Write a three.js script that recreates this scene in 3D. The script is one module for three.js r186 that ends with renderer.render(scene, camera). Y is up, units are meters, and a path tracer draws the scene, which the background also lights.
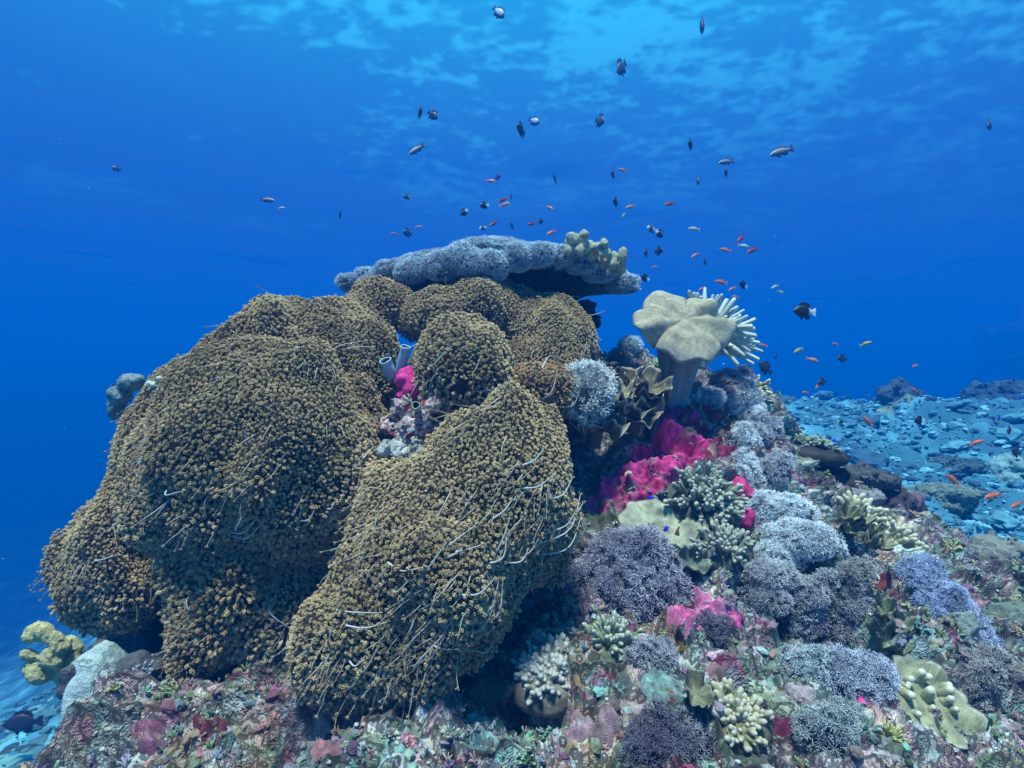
import * as THREE from 'three';
import { mergeGeometries } from 'three/addons/utils/BufferGeometryUtils.js';

// ------------------------------------------------------------------ camera, sky, sun, exposure
const F = 559;                                   // focal length in pixels of the 1024 x 768 frame
const camera = new THREE.PerspectiveCamera(2 * Math.atan(384 / F) * 180 / Math.PI, 4 / 3, 0.05, 400);
camera.position.set(0, 0, 0); camera.lookAt(0, 0, -1);
const scene = new THREE.Scene();
{
  // blue light from above, with the surface's ripple glints painted in as broken streaks
  const W = 2048, H = 1024, data = new Float32Array(W * H * 4), h3 = (x, y) => { let h = Math.imul(x | 0, 374761393) ^ Math.imul(y | 0, 668265263); h = Math.imul(h ^ (h >>> 13), 1274126177); return ((h ^ (h >>> 16)) >>> 0) / 4294967296; };
  const n2 = (x, y) => { const i = Math.floor(x), j = Math.floor(y); let u = x - i, v = y - j; u = u * u * (3 - 2 * u); v = v * v * (3 - 2 * v); return (h3(i, j) * (1 - u) + h3(i + 1, j) * u) * (1 - v) + (h3(i, j + 1) * (1 - u) + h3(i + 1, j + 1) * u) * v; };
  for (let j = 0; j < H; j++) {
    const e = ((j + 0.5) / H - 0.5) * Math.PI, s = Math.min(0.62, Math.max(0, Math.sin(e)));
    for (let i = 0; i < W; i++) {
      const k = (j * W + i) * 4, up = s * s; let glint = 0;
      if (e > 0.2) {
        const a = ((i + 0.5) / W - 0.5) * 2 * Math.PI, t = 1 / Math.tan(e), x = Math.cos(a) * t + 13.904, z = Math.sin(a) * t + 3.311, w = n2(x * 3 + 9, z * 3) * 0.6;
        const big = 0.6 * n2(x * 1.7, z * 1.7 + w) + 0.4 * n2(x * 4.1 + 3, z * 4.1), f = 0.42 * n2(x * 12 + w * 5, z * 20 + w * 3) + 0.33 * n2(x * 28 + w * 6, z * 46) + 0.25 * n2(x * 60, z * 95 + w * 8);
        glint = Math.min(1, Math.max(0, (f * 1.05 + 1.05 * big - 1.17) * 4.2)) * Math.min(1, (e - 0.2) / 0.3);
      }
      data[k] = 0.001 + 0.004 * up + 0.025 * glint; data[k + 1] = 0.036 + 1.45 * up * s + 0.22 * glint; data[k + 2] = 0.2 + 1.1 * up + 0.24 * glint; data[k + 3] = 1;
    }
  }
  const sky = new THREE.DataTexture(data, W, H, THREE.RGBAFormat, THREE.FloatType);
  sky.mapping = THREE.EquirectangularReflectionMapping; sky.needsUpdate = true;
  scene.background = sky; scene.environment = sky;
}
const sun = new THREE.DirectionalLight(new THREE.Color().setRGB(1, 1, 0.87), 5);
sun.position.set(-0.7, 9, 2.3); sun.castShadow = true; sun.shadow.radius = 16;
Object.assign(sun.shadow.camera, { left: -5, right: 5, top: 5, bottom: -5, near: 0.1, far: 30 });
sun.shadow.mapSize.set(4096, 4096); sun.name = 'sun'; scene.add(sun);
scene.fog = new THREE.FogExp2(new THREE.Color().setRGB(0.0, 0.222, 1), 0.047);
const renderer = new THREE.WebGLRenderer();
renderer.toneMapping = THREE.LinearToneMapping; renderer.toneMappingExposure = 1.68;
renderer.shadowMap.enabled = true;

// ------------------------------------------------------------------ helpers
const { sin, cos, abs, sqrt, min, max, floor, PI, pow, exp, hypot, atan2 } = Math;
const rng = (s) => { let a = s * 7919 + 13; return () => { a = (a + 0x6d2b79f5) | 0; let t = Math.imul(a ^ (a >>> 15), 1 | a); t = (t + Math.imul(t ^ (t >>> 7), 61 | t)) ^ t; return ((t ^ (t >>> 14)) >>> 0) / 4294967296; }; };
const clamp = (x, a = 0, b = 1) => min(b, max(a, x)), mix = (a, b, t) => a + (b - a) * t;
const sst = (a, b, x) => { const t = clamp((x - a) / (b - a)); return t * t * (3 - 2 * t); };
const mix3 = (a, b, t) => [mix(a[0], b[0], t), mix(a[1], b[1], t), mix(a[2], b[2], t)];
const V = (x, y, z) => new THREE.Vector3(x, y, z);
const hash = (x, y, z) => { let h = Math.imul(x, 374761393) ^ Math.imul(y, 668265263) ^ Math.imul(z, 1274126177); h = Math.imul(h ^ (h >>> 13), 1274126177); h ^= h >>> 16; return (h >>> 0) / 4294967296; };
function vn(x, y, z) {                            // smooth value noise, -1 .. 1
  const ix = floor(x), iy = floor(y), iz = floor(z); let u = x - ix, v = y - iy, w = z - iz;
  u = u * u * (3 - 2 * u); v = v * v * (3 - 2 * v); w = w * w * (3 - 2 * w);
  const L = (k) => mix(mix(hash(ix, iy, iz + k), hash(ix + 1, iy, iz + k), u), mix(hash(ix, iy + 1, iz + k), hash(ix + 1, iy + 1, iz + k), u), v);
  return mix(L(0), L(1), w) * 2 - 1;
}
const fbm = (x, y, z, n = 4) => { let a = 0.5, s = 0; for (let i = 0; i < n; i++) { s += a * vn(x, y, z); x = x * 2.03 + 7.1; y = y * 2.03 + 3.7; z = z * 2.03 + 5.3; a *= 0.5; } return s; };
const hashI = (x, y, z) => { let h = Math.imul(x, 374761393) ^ Math.imul(y, 668265263) ^ Math.imul(z, 1274126177); h = Math.imul(h ^ (h >>> 13), 1274126177); return (h ^ (h >>> 16)) >>> 0; };
function cells(x, y, z) {                         // [distance to nearest point, id 0..1, distance to second]
  const ix = floor(x - .5), iy = floor(y - .5), iz = floor(z - .5); let d1 = 9, d2 = 9, id = 0;
  for (let i = 0; i < 2; i++) for (let j = 0; j < 2; j++) for (let k = 0; k < 2; k++) {
    const X = ix + i, Y = iy + j, Z = iz + k, h = hashI(X, Y, Z);
    const dx = X + .1 + .8 * (h & 1023) / 1023 - x, dy = Y + .1 + .8 * ((h >>> 10) & 1023) / 1023 - y, dz = Z + .1 + .8 * ((h >>> 20) & 1023) / 1023 - z, d = dx * dx + dy * dy + dz * dz;
    if (d < d1) { d2 = d1; d1 = d; id = h; } else if (d < d2) d2 = d;
  }
  return [sqrt(d1), (Math.imul(id, 2654435761) >>> 0) / 4294967296, sqrt(d2)];
}
const at = (px, py, d) => [(px - 512) / F * d, (384 - py) / F * d, -d];

class GB {                                        // collects vertices with colours
  constructor() { this.p = []; this.c = []; this.i = []; }
  v(x, y, z, c) { this.p.push(x, y, z); this.c.push(c[0], c[1], c[2]); return this.p.length / 3 - 1; }
  t(a, b, c) { this.i.push(a, b, c); }
  q(a, b, c, d) { this.i.push(a, b, c, a, c, d); }
  tube(pts, rad, n, col, cap = true) {            // pts: arrays; rad(t), col(t)
    let prev = null, base = V(0, 0, 0), N = pts.length;
    let side = null;
    for (let k = 0; k < N; k++) {
      const a = pts[max(0, k - 1)], b = pts[min(N - 1, k + 1)], t = V(b[0] - a[0], b[1] - a[1], b[2] - a[2]).normalize();
      if (!side) side = abs(t.y) < 0.9 ? V(0, 1, 0) : V(1, 0, 0);
      side.sub(t.clone().multiplyScalar(side.dot(t))).normalize();
      const o = t.clone().cross(side), r = rad(k / (N - 1)), c = col(k / (N - 1)), ring = [];
      for (let j = 0; j < n; j++) { const A = j / n * 2 * PI; ring.push(this.v(pts[k][0] + (side.x * cos(A) + o.x * sin(A)) * r, pts[k][1] + (side.y * cos(A) + o.y * sin(A)) * r, pts[k][2] + (side.z * cos(A) + o.z * sin(A)) * r, c)); }
      if (prev) for (let j = 0; j < n; j++) { const j2 = (j + 1) % n; this.q(prev[j], prev[j2], ring[j2], ring[j]); }
      prev = ring; base = t;
      if (cap && k === N - 1) { const e = this.v(pts[k][0] + t.x * r * 0.8, pts[k][1] + t.y * r * 0.8, pts[k][2] + t.z * r * 0.8, c); for (let j = 0; j < n; j++) this.t(ring[j], ring[(j + 1) % n], e); }
    }
    return this;
  }
  geo(flat, mode) {
    const g = new THREE.BufferGeometry();
    g.setAttribute('position', new THREE.Float32BufferAttribute(this.p, 3));
    g.setAttribute('color', new THREE.Float32BufferAttribute(this.c, 3));
    g.setIndex(this.i); if (!flat) g.computeVertexNormals();
    const uv = [], N = g.attributes.normal; for (let k = 0; k < this.p.length; k += 3) { const [x, y, z] = [this.p[k], this.p[k + 1], this.p[k + 2]], a = N ? abs(N.getX(k / 3)) : 0, b = N ? abs(N.getY(k / 3)) : 1, c = N ? abs(N.getZ(k / 3)) : 0; b >= a && b >= c ? uv.push(x, z) : c >= a ? uv.push(x, y) : uv.push(z, y); }
    g.setAttribute('uv', new THREE.Float32BufferAttribute(uv, 2));
    return g;
  }
}
const used = {};
function numbered(n) { used[n] = (used[n] ?? -1) + 1; return used[n] ? n + '_' + String(used[n]).padStart(3, '0') : n; }
function tag(o, label, category, group, kind) {
  o.userData = {}; if (label) o.userData.label = label; if (category) o.userData.category = category;
  if (group) o.userData.group = group; if (kind) o.userData.kind = kind;
}
function thing(name, label, category, pos = [0, 0, 0], group) {
  const o = new THREE.Group(); o.name = numbered(name); o.position.set(...pos); tag(o, label, category, group); scene.add(o); return o;
}
function part(name, geo, mat, parent, kind) {
  const m = new THREE.Mesh(geo, mat); m.name = name; m.castShadow = m.receiveShadow = true; if (kind) m.userData.kind = kind; parent.add(m); return m;
}
// noise textures that carry fine relief only
function noiseTex(N, f, rep) {
  const d = new Uint8Array(N * N * 4);
  for (let j = 0; j < N; j++) for (let i = 0; i < N; i++) { const v = clamp(f(i / N, j / N)) * 255, k = (j * N + i) * 4; d[k] = d[k + 1] = d[k + 2] = v; d[k + 3] = 255; }
  const t = new THREE.DataTexture(d, N, N); t.wrapS = t.wrapT = THREE.RepeatWrapping; t.magFilter = THREE.LinearFilter; t.repeat.set(rep, rep); t.needsUpdate = true; return t;
}
const torus = (u, v, f, s) => { const a = u * 2 * PI, b = v * 2 * PI, r = f / (2 * PI); return [cos(a) * r + s, sin(a) * r + cos(b) * r * 0.9, sin(b) * r - s]; };
const rockBump = noiseTex(512, (u, v) => { const a = torus(u, v, 26, 3), b = torus(u, v, 70, 9), c = torus(u, v, 150, 1); return 0.5 + 0.3 * vn(...a) + 0.24 * vn(...b) + 0.2 * vn(...c); }, 3.2);
const vmat = (rough = 0.9, o = {}) => new THREE.MeshStandardMaterial({ color: 0xffffff, vertexColors: true, roughness: rough, side: THREE.DoubleSide, ...o });
const grain = noiseTex(512, (u, v) => { const a = torus(u, v, 12, 6), b = torus(u, v, 34, 2), c = torus(u, v, 90, 7); return 0.8 + 0.1 * vn(...a) + 0.12 * vn(...b) + 0.2 * vn(...c); }, 7);
const MV = vmat(0.85, { map: grain, bumpMap: grain, bumpScale: 0.004 }), MVsoft = vmat(0.75, { map: grain, bumpMap: grain, bumpScale: 0.0022 }), MVbump = vmat(0.92, { bumpMap: rockBump, bumpScale: 0.008 });

// ------------------------------------------------------------------ the water surface seen from below
{
  const waves = noiseTex(512, (u, v) => {
    const a = torus(u, v, 9, 2.3), b = torus(u, v, 20, 5.1), c = torus(u, v, 44, 8.8), w = 0.4 * vn(...torus(u, v, 6, 4.4));
    return 0.5 + 0.34 * vn(a[0] + w, a[1], a[2]) + 0.16 * vn(b[0], b[1] + w, b[2]) + 0.06 * vn(...c);
  }, 5);
  const m = new THREE.MeshPhysicalMaterial({ color: new THREE.Color().setRGB(0.9, 0.98, 1), roughness: 0.12, transmission: 1, thickness: 0, ior: 1.33, bumpMap: waves, bumpScale: 0.5, side: THREE.DoubleSide });
  const s = new THREE.Mesh(new THREE.PlaneGeometry(170, 170), m); s.name = 'water_surface'; s.rotation.x = -PI / 2; s.position.y = 6.2;
  tag(s, 'rippled water surface seen from below at the top of the picture', null, null, 'structure'); scene.add(s);
}

// ------------------------------------------------------------------ terrain
const RP = [];                                    // control points of the reef mound
for (const q of [[60, 768, 1.2], [75, 700, 1.42], [100, 662, 1.62], [200, 768, 1.15], [200, 662, 1.5], [320, 768, 1.12], [320, 690, 1.4], [450, 768, 1.1], [430, 712, 1.32], [512, 768, 1.08], [520, 700, 1.3], [520, 640, 1.55], [600, 768, 1.05], [700, 768, 1.05], [800, 768, 1.06], [900, 768, 1.1], [1024, 768, 1.15],
  [600, 690, 1.25], [700, 690, 1.22], [800, 690, 1.25], [900, 690, 1.3], [1024, 690, 1.42], [580, 600, 1.55], [640, 610, 1.5], [700, 620, 1.48], [800, 620, 1.5], [900, 620, 1.6], [1024, 620, 1.8],
  [580, 520, 1.85], [640, 545, 1.72], [700, 550, 1.7], [790, 540, 1.75], [870, 550, 1.9], [950, 560, 2.1], [1024, 572, 2.4], [600, 470, 2.0], [660, 460, 1.95], [720, 460, 1.98], [780, 470, 2.05], [840, 495, 2.3], [890, 518, 2.5],
  [600, 400, 2.2], [660, 392, 2.2], [715, 390, 2.25], [760, 418, 2.4], [740, 380, 2.5], [600, 345, 2.6], [640, 355, 2.5], [700, 378, 2.5]]) RP.push(at(...q));
RP.push([-0.69, -0.42, -1.75], [-0.2, -0.5, -1.62], [-0.3, -0.15, -1.95], [0, 0, -2.1], [-0.3, 0.02, -2.3], [-1.1, -0.62, -1.85], [-0.8, -0.3, -2.2], [0.1, 0.1, -2.4], [0.4, 0.1, -2.6], [-0.3, -0.2, -2.8], [0.7, -0.15, -2.85], [1.3, -0.6, -2.9],
  [2.0, -0.95, -3.0], [2.6, -1.05, -2.5], [2.3, -0.95, -1.8], [1.9, -0.92, -1.2], [1.4, -0.9, -0.8], [0.6, -0.85, -0.75], [-0.2, -0.88, -0.75], [-0.9, -0.95, -0.8], [0.9, 0.0, -2.35]);
function shepardAt(x, z) {
  let s = 0, w = 0;
  for (const p of RP) { const d = (p[0] - x) ** 2 + (p[2] - z) ** 2 + 0.004, k = 1 / (d * d); s += k * p[1]; w += k; }
  return s / w;
}
const GX0 = -1.9, GZ0 = -4.1, GS = 0.03, GN = 190, GM = 126, sgrid = new Float32Array(GN * GM);
for (let j = 0; j < GM; j++) for (let i = 0; i < GN; i++) sgrid[j * GN + i] = shepardAt(GX0 + i * GS, GZ0 + j * GS);
for (let n = 0; n < 7; n++) { const o = sgrid.slice(); for (let j = 1; j < GM - 1; j++) for (let i = 1; i < GN - 1; i++) { const k = j * GN + i; sgrid[k] = .25 * o[k] + .125 * (o[k - 1] + o[k + 1] + o[k - GN] + o[k + GN]) + .0625 * (o[k - GN - 1] + o[k - GN + 1] + o[k + GN - 1] + o[k + GN + 1]); } }
function lookup(grid, x0, z0, h, n, m, x, z) { const u = clamp((x - x0) / h, 0, n - 1.001), v = clamp((z - z0) / h, 0, m - 1.001), i = floor(u), j = floor(v), a = u - i, b = v - j, k = j * n + i; return mix(mix(grid[k], grid[k + 1], a), mix(grid[k + n], grid[k + n + 1], a), b); }
const shepard = (x, z) => lookup(sgrid, GX0, GZ0, GS, GN, GM, x, z);
const seabedBase = (x, z) => {
  const r = hypot(x, z), right = sst(-0.15, 0.3, x / (r + 1e-6)) * (z < 0 ? 1 : 0.3);
  let y = -1.3 - 0.5 * max(0, -x - 0.3) + 0.88 * sst(3.2, 10, r) * right - 0.09 * max(0, r - 11) * right;
  y = y < -13 ? -13 - (1 - exp((y + 13) / 4)) * 4 : y;
  return y;
};
function seabedH(x, z) {
  const r = hypot(x, z), k = clamp(r / 4);
  const lumps = max(0, vn(x * 0.9, 3.3, z * 0.9)) ** 2 * 0.16;
  return seabedBase(x, z) + k * (0.3 * fbm(x * 0.45, 1, z * 0.45, 3) + lumps + 0.12 * sst(.0, .7, vn(x * .8 + 4, 8, z * .8)) * (.6 + vn(x * 3, 2, z * 3)) + 0.09 * sqrt(max(0, .6 - cells(x * 2.6, 1, z * 2.6)[0])) + 0.05 * sqrt(max(0, .6 - cells(x * 6.5, 3, z * 6.5)[0])) + 0.16 * (1 - abs(vn(x * 1.7, 7, z * 1.7))) * (0.5 + 0.5 * vn(x * 0.6, 2, z * 0.6)) + 0.13 * fbm(x * 5, 2, z * 5, 3) + 0.05 * abs(vn(x * 9, 3, z * 9)));
}
function reefMask(x, z) {
  const w = 0.14 * vn(x * 3, 1.5, z * 3);
  return sst(-1.26 + w * .5, -1.0 + w * .5, x) * sst(-3.9 + w, -2.8 + w, z) * (1 - sst(2.3 + w, 3.5 + w, x));
}
const reefRough = (x, z, b) => {
  const c = cells(x * 8, b * 8, z * 8), c2 = cells(x * 21 + 5, b * 21, z * 21), c3 = cells(x * 52 + 5, b * 52, z * 52 + 3), pit = sst(0.0, 0.5, fbm(x * 8 + 9, b * 8, z * 8, 2));
  return 0.085 * fbm(x * 4, b * 4, z * 4, 3) + 0.035 * (1 - abs(vn(x * 11, b * 11, z * 11)) * 2) + 0.03 * sst(.8, .1, c[0]) + 0.022 * sst(.75, .1, c2[0]) * (0.4 + c2[1]) + 0.009 * sst(.7, .1, c3[0]) * (0.3 + c3[1]) - 0.1 * pit + 0.012 * fbm(x * 45, b * 45, z * 45, 3) - 0.03;
};
function reefH(x, z) {
  const m = reefMask(x, z), sb = seabedBase(x, z) - 0.12;
  if (m < 0.001) return sb;
  const b = shepard(x, z);
  return mix(sb, b + reefRough(x, z, b) * 1.1, m);
}
function reefN(x, z, e = 0.05) { return V(shepard(x - e, z) - shepard(x + e, z), 2 * e, shepard(x, z - e) - shepard(x, z + e)).normalize(); }
function reefP(x, z, extra = 0) {                  // a point of the rough rock face, pushed out along the slope's normal
  const m = reefMask(x, z), b = shepard(x, z), n = reefN(x, z), k = reefRough(x, z, b) + extra, sb = seabedBase(x, z) - 0.12;
  return [x + n.x * k * m, mix(sb, b + n.y * k, m), z + n.z * k * m];
}
const HX0 = -1.9, HZ0 = -4.2, HS = 0.012, HN = 460, HM = 306, hgrid = new Float32Array(HN * HM);
for (let j = 0; j < HM; j++) for (let i = 0; i < HN; i++) hgrid[j * HN + i] = reefH(HX0 + i * HS, HZ0 + j * HS);
const reefQ = (x, z) => (x < HX0 || z < HZ0 || x > HX0 + (HN - 1) * HS || z > HZ0 + (HM - 1) * HS ? -99 : lookup(hgrid, HX0, HZ0, HS, HN, HM, x, z));
function ground(x, z) { const q = reefQ(x, z); return reefMask(x, z) > .6 ? q : max(q, seabedH(x, z)); }
function hit(px, py, near = 0.7, far = 2.75) {      // where a line of sight meets the ground
  let d = near, st = 0.012;
  for (; d < far; d += st) { st = 0.006 + d * 0.006; const p = at(px, py, d); if (p[1] < ground(p[0], p[2])) break; }
  const p = at(px, py, d); p.d = d; return p;
}
const PAL = [[[.10, .09, .10], 12], [[.32, .22, .27], 9], [[.46, .36, .33], 9], [[.13, .18, .12], 12], [[.24, .42, .40], 16], [[.54, .60, .57], 11], [[.035, .035, .03], 16], [[.17, .025, .04], 3], [[.24, .22, .30], 11], [[.09, .13, .12], 12], [[.36, .07, .18], 3], [[.42, .29, .18], 3], [[.36, .46, .28], 4]];
const PALSUM = PAL.reduce((s, p) => s + p[1], 0);
const pick = (h) => { h *= PALSUM; for (const [c, w] of PAL) { if ((h -= w) < 0) return c; } return PAL[0][0]; };
function rockColor(x, y, z) {
  const wx = 0.05 * fbm(x * 16, y * 16, z * 16, 3), wz = 0.05 * fbm(x * 16 + 40, y * 16, z * 16, 3);
  const a = cells((x + wx) * 9, (y + wz) * 9, (z + wz) * 9), b = cells((x + wx * 0.5) * 30, (y - wz * 0.5) * 30, (z + wz * 0.5) * 30), c = cells((x + wx * .2) * 85, y * 85, (z + wz * .2) * 85);
  let k = mix3(pick(a[1]), pick(b[1]), 0.35 + 0.3 * (b[1] * 7 % 1));
  if (c[1] > 0.84) k = mix3(k, pick(c[1] * 31.7 % 1), 0.7);
  const f = 0.95 + 1.1 * fbm(x * 55, y * 55, z * 55, 3) + 0.5 * fbm(x * 5, y * 5, z * 5, 2);
  return [k[0] * f, k[1] * f, k[2] * f].map((v) => max(.008, v * 1.02));
}
{                                                 // the reef mound
  const x0 = -1.75, x1 = 3.5, z0 = -4, z1 = -0.55, nx = 800, nz = 540, g = new GB();
  for (let j = 0; j <= nz; j++) for (let i = 0; i <= nx; i++) {
    const u = i / nx, x = x0 + (x1 - x0) * (u < 0.7 ? u / 0.7 * 0.58 : 0.58 + (u - 0.7) / 0.3 * 0.42), v = j / nz, z = z1 + (z0 - z1) * (v < 0.7 ? v / 0.7 * 0.56 : 0.56 + (v - 0.7) / 0.3 * 0.44);
    const q = reefP(x, z); g.v(...q, rockColor(...q)); 
    if (i && j) { const a = (j - 1) * (nx + 1) + i - 1; g.q(a, a + 1, a + nx + 2, a + nx + 1); }
  }
  const geo = g.geo();
  const m = new THREE.Mesh(geo, vmat(0.95, { bumpMap: rockBump, bumpScale: 0.012 })); m.name = 'reef_rock';
  tag(m, 'craggy reef rock crusted with pink, green and grey growth', null, null, 'structure'); scene.add(m);
}
{                                                 // the seabed around, out to where the water hides it
  const nr = 420, na = 620, g = new GB();
  for (let j = 0; j <= nr; j++) { const r = 0.8 * exp(Math.log(112) * j / nr); for (let i = 0; i <= na; i++) {
    const a = i / na * 2 * PI, x = r * sin(a), z = -r * cos(a); let y = seabedH(x, z);
    if (reefMask(x, z) > 0.02 && reefMask(x, z) <= 1) y = min(y, seabedBase(x, z) - 0.1 * sst(0.02, 0.2, reefMask(x, z)));
    const p = fbm(x * 1.6 + 4, 5, z * 1.6, 4), q = vn(x * 4.5, 1, z * 4.5) + 0.6 * vn(x * 11, 4, z * 11);
    let c = mix3([.02, .13, .21], [.06, .29, .41], sst(-0.3, 0.2, p + 0.2 * q)); c = mix3(c, [.15, .56, .72], sst(0.2, 0.55, p + 0.3 * q)); c = mix3(c, [.02, .1, .17], sst(0.25, 0.6, fbm(x * 2.1, 9, z * 2.1, 3) + 0.2 * q));  // palette tinted blue green: water haze and lost red painted into the ground
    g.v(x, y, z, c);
    if (i && j) { const b = (j - 1) * (na + 1) + i - 1; g.q(b, b + na + 1, b + na + 2, b + 1); }
  } }
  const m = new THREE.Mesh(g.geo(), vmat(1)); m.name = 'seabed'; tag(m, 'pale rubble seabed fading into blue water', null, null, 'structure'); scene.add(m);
}

// ------------------------------------------------------------------ implicit shapes
const smin = (a, b, k) => { const h = clamp(0.5 + 0.5 * (b - a) / k); return mix(b, a, h) - k * h * (1 - h); };
function ellField(list, k, amp = 0, fr = 1) {      // list of [x,y,z, rx,ry,rz]
  return (x, y, z) => {
    let d = 9;
    for (const [cx, cy, cz, rx, ry, rz] of list) {
      const X = x - cx, Y = y - cy, Z = z - cz, k0 = hypot(X / rx, Y / ry, Z / rz), k1 = hypot(X / rx / rx, Y / ry / ry, Z / rz / rz);
      d = smin(d, k1 < 1e-6 ? -min(rx, ry, rz) : k0 * (k0 - 1) / k1, k);
    }
    return amp ? d + amp * fbm(x * fr, y * fr, z * fr, 3) : d;
  };
}
function boundsOf(list, pad) { const lo = [9e9, 9e9, 9e9], hi = [-9e9, -9e9, -9e9]; for (const e of list) for (let a = 0; a < 3; a++) { lo[a] = min(lo[a], e[a] - e[a + 3] - pad); hi[a] = max(hi[a], e[a] + e[a + 3] + pad); } return [lo, hi]; }
function nets(f, [lo, hi], h, col) {              // naive surface nets
  const n = [0, 1, 2].map((a) => Math.ceil((hi[a] - lo[a]) / h) + 1), val = new Float32Array(n[0] * n[1] * n[2]), id = new Int32Array(val.length).fill(-1), I = (x, y, z) => x + n[0] * (y + n[1] * z), g = new GB();
  for (let z = 0; z < n[2]; z++) for (let y = 0; y < n[1]; y++) for (let x = 0; x < n[0]; x++) val[I(x, y, z)] = f(lo[0] + x * h, lo[1] + y * h, lo[2] + z * h);
  for (let z = 0; z < n[2] - 1; z++) for (let y = 0; y < n[1] - 1; y++) for (let x = 0; x < n[0] - 1; x++) {
    let s = [0, 0, 0], c = 0, first = val[I(x, y, z)] < 0, same = true;
    for (let k = 1; k < 8 && same; k++) same = (val[I(x + (k & 1), y + ((k >> 1) & 1), z + (k >> 2))] < 0) === first;
    if (same) continue;
    for (let k = 0; k < 8; k++) for (let a = 0; a < 3; a++) if (!(k >> a & 1)) {
      const k2 = k | 1 << a, va = val[I(x + (k & 1), y + ((k >> 1) & 1), z + (k >> 2))], vb = val[I(x + (k2 & 1), y + ((k2 >> 1) & 1), z + (k2 >> 2))];
      if ((va < 0) !== (vb < 0)) { const t = va / (va - vb), q = [k & 1, k >> 1 & 1, k >> 2]; q[a] += t; s[0] += q[0]; s[1] += q[1]; s[2] += q[2]; c++; }
    }
    const X = lo[0] + (x + s[0] / c) * h, Y = lo[1] + (y + s[1] / c) * h, Z = lo[2] + (z + s[2] / c) * h;
    id[I(x, y, z)] = g.v(X, Y, Z, col(X, Y, Z));
  }
  for (let z = 1; z < n[2] - 1; z++) for (let y = 1; y < n[1] - 1; y++) for (let x = 1; x < n[0] - 1; x++) {
    const v0 = val[I(x, y, z)] < 0;
    if (v0 !== val[I(x + 1, y, z)] < 0) { const q = [id[I(x, y - 1, z - 1)], id[I(x, y, z - 1)], id[I(x, y, z)], id[I(x, y - 1, z)]]; v0 ? g.q(...q) : g.q(q[3], q[2], q[1], q[0]); }
    if (v0 !== val[I(x, y + 1, z)] < 0) { const q = [id[I(x - 1, y, z - 1)], id[I(x - 1, y, z)], id[I(x, y, z)], id[I(x, y, z - 1)]]; v0 ? g.q(...q) : g.q(q[3], q[2], q[1], q[0]); }
    if (v0 !== val[I(x, y, z + 1)] < 0) { const q = [id[I(x - 1, y - 1, z)], id[I(x, y - 1, z)], id[I(x, y, z)], id[I(x - 1, y, z)]]; v0 ? g.q(...q) : g.q(q[3], q[2], q[1], q[0]); }
  }
  return g;
}
const gradN = (f, x, y, z, e = 0.006) => V(f(x + e, y, z) - f(x - e, y, z), f(x, y + e, z) - f(x, y - e, z), f(x, y, z + e) - f(x, y, z - e)).normalize();
function scatterOn(g, spacing, R, keep) {         // even random points on the triangles of a GB
  const tri = g.i.length / 3, cum = new Float64Array(tri), p = g.p, out = []; let A = 0;
  const a = V(), b = V(), c = V();
  for (let t = 0; t < tri; t++) {
    a.fromArray(p, g.i[t * 3] * 3); b.fromArray(p, g.i[t * 3 + 1] * 3); c.fromArray(p, g.i[t * 3 + 2] * 3);
    A += b.sub(a).cross(c.sub(a)).length() / 2; cum[t] = A;
  }
  const tries = A / (spacing * spacing) * 4, grid = new Map(), key = (x, y, z) => floor(x / spacing) * 73856093 ^ floor(y / spacing) * 19349663 ^ floor(z / spacing) * 83492791;
  for (let k = 0; k < tries; k++) {
    const r = R() * A; let lo = 0, hi = tri - 1; while (lo < hi) { const m = (lo + hi) >> 1; cum[m] < r ? lo = m + 1 : hi = m; }
    let u = R(), v = R(); if (u + v > 1) { u = 1 - u; v = 1 - v; }
    const i0 = g.i[lo * 3] * 3, i1 = g.i[lo * 3 + 1] * 3, i2 = g.i[lo * 3 + 2] * 3, q = [0, 1, 2].map((d) => p[i0 + d] + u * (p[i1 + d] - p[i0 + d]) + v * (p[i2 + d] - p[i0 + d]));
    if (keep && !keep(...q)) continue;
    let ok = true;
    for (let i = -1; i < 2 && ok; i++) for (let j = -1; j < 2 && ok; j++) for (let l = -1; l < 2 && ok; l++) {
      const L = grid.get(key(q[0] + i * spacing, q[1] + j * spacing, q[2] + l * spacing));
      if (L) for (const o of L) if ((o[0] - q[0]) ** 2 + (o[1] - q[1]) ** 2 + (o[2] - q[2]) ** 2 < spacing * spacing * 0.62) { ok = false; break; }
    }
    if (!ok) continue;
    const kk = key(...q); grid.has(kk) ? grid.get(kk).push(q) : grid.set(kk, [q]); out.push(q);
  }
  return out;
}
const Y1 = V(0, 1, 0);
function instances(name, parent, geos, mat, spots, R) {   // spots: {p, n, s, c}; returned meshes are 'stuff'
  const by = geos.map(() => []);
  for (const s of spots) by[floor(R() * geos.length) % geos.length].push(s);
  by.forEach((L, k) => {
    if (!L.length) return;
    const im = new THREE.InstancedMesh(geos[k], mat, L.length), M = new THREE.Matrix4(), Q = new THREE.Quaternion(), T = new THREE.Quaternion(), C = new THREE.Color();
    L.forEach((s, i) => {
      Q.setFromUnitVectors(Y1, s.n); T.setFromAxisAngle(Y1, R() * 6.283); Q.multiply(T);
      M.compose(V(...s.p), Q, typeof s.s === 'number' ? V(s.s, s.s, s.s) : V(...s.s)); im.setMatrixAt(i, M); im.setColorAt(i, C.setRGB(...s.c));
    });
    im.name = parent === scene ? numbered(name) : name; im.castShadow = im.receiveShadow = true; im.userData.kind = 'stuff'; parent.add(im);
  });
}
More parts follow.
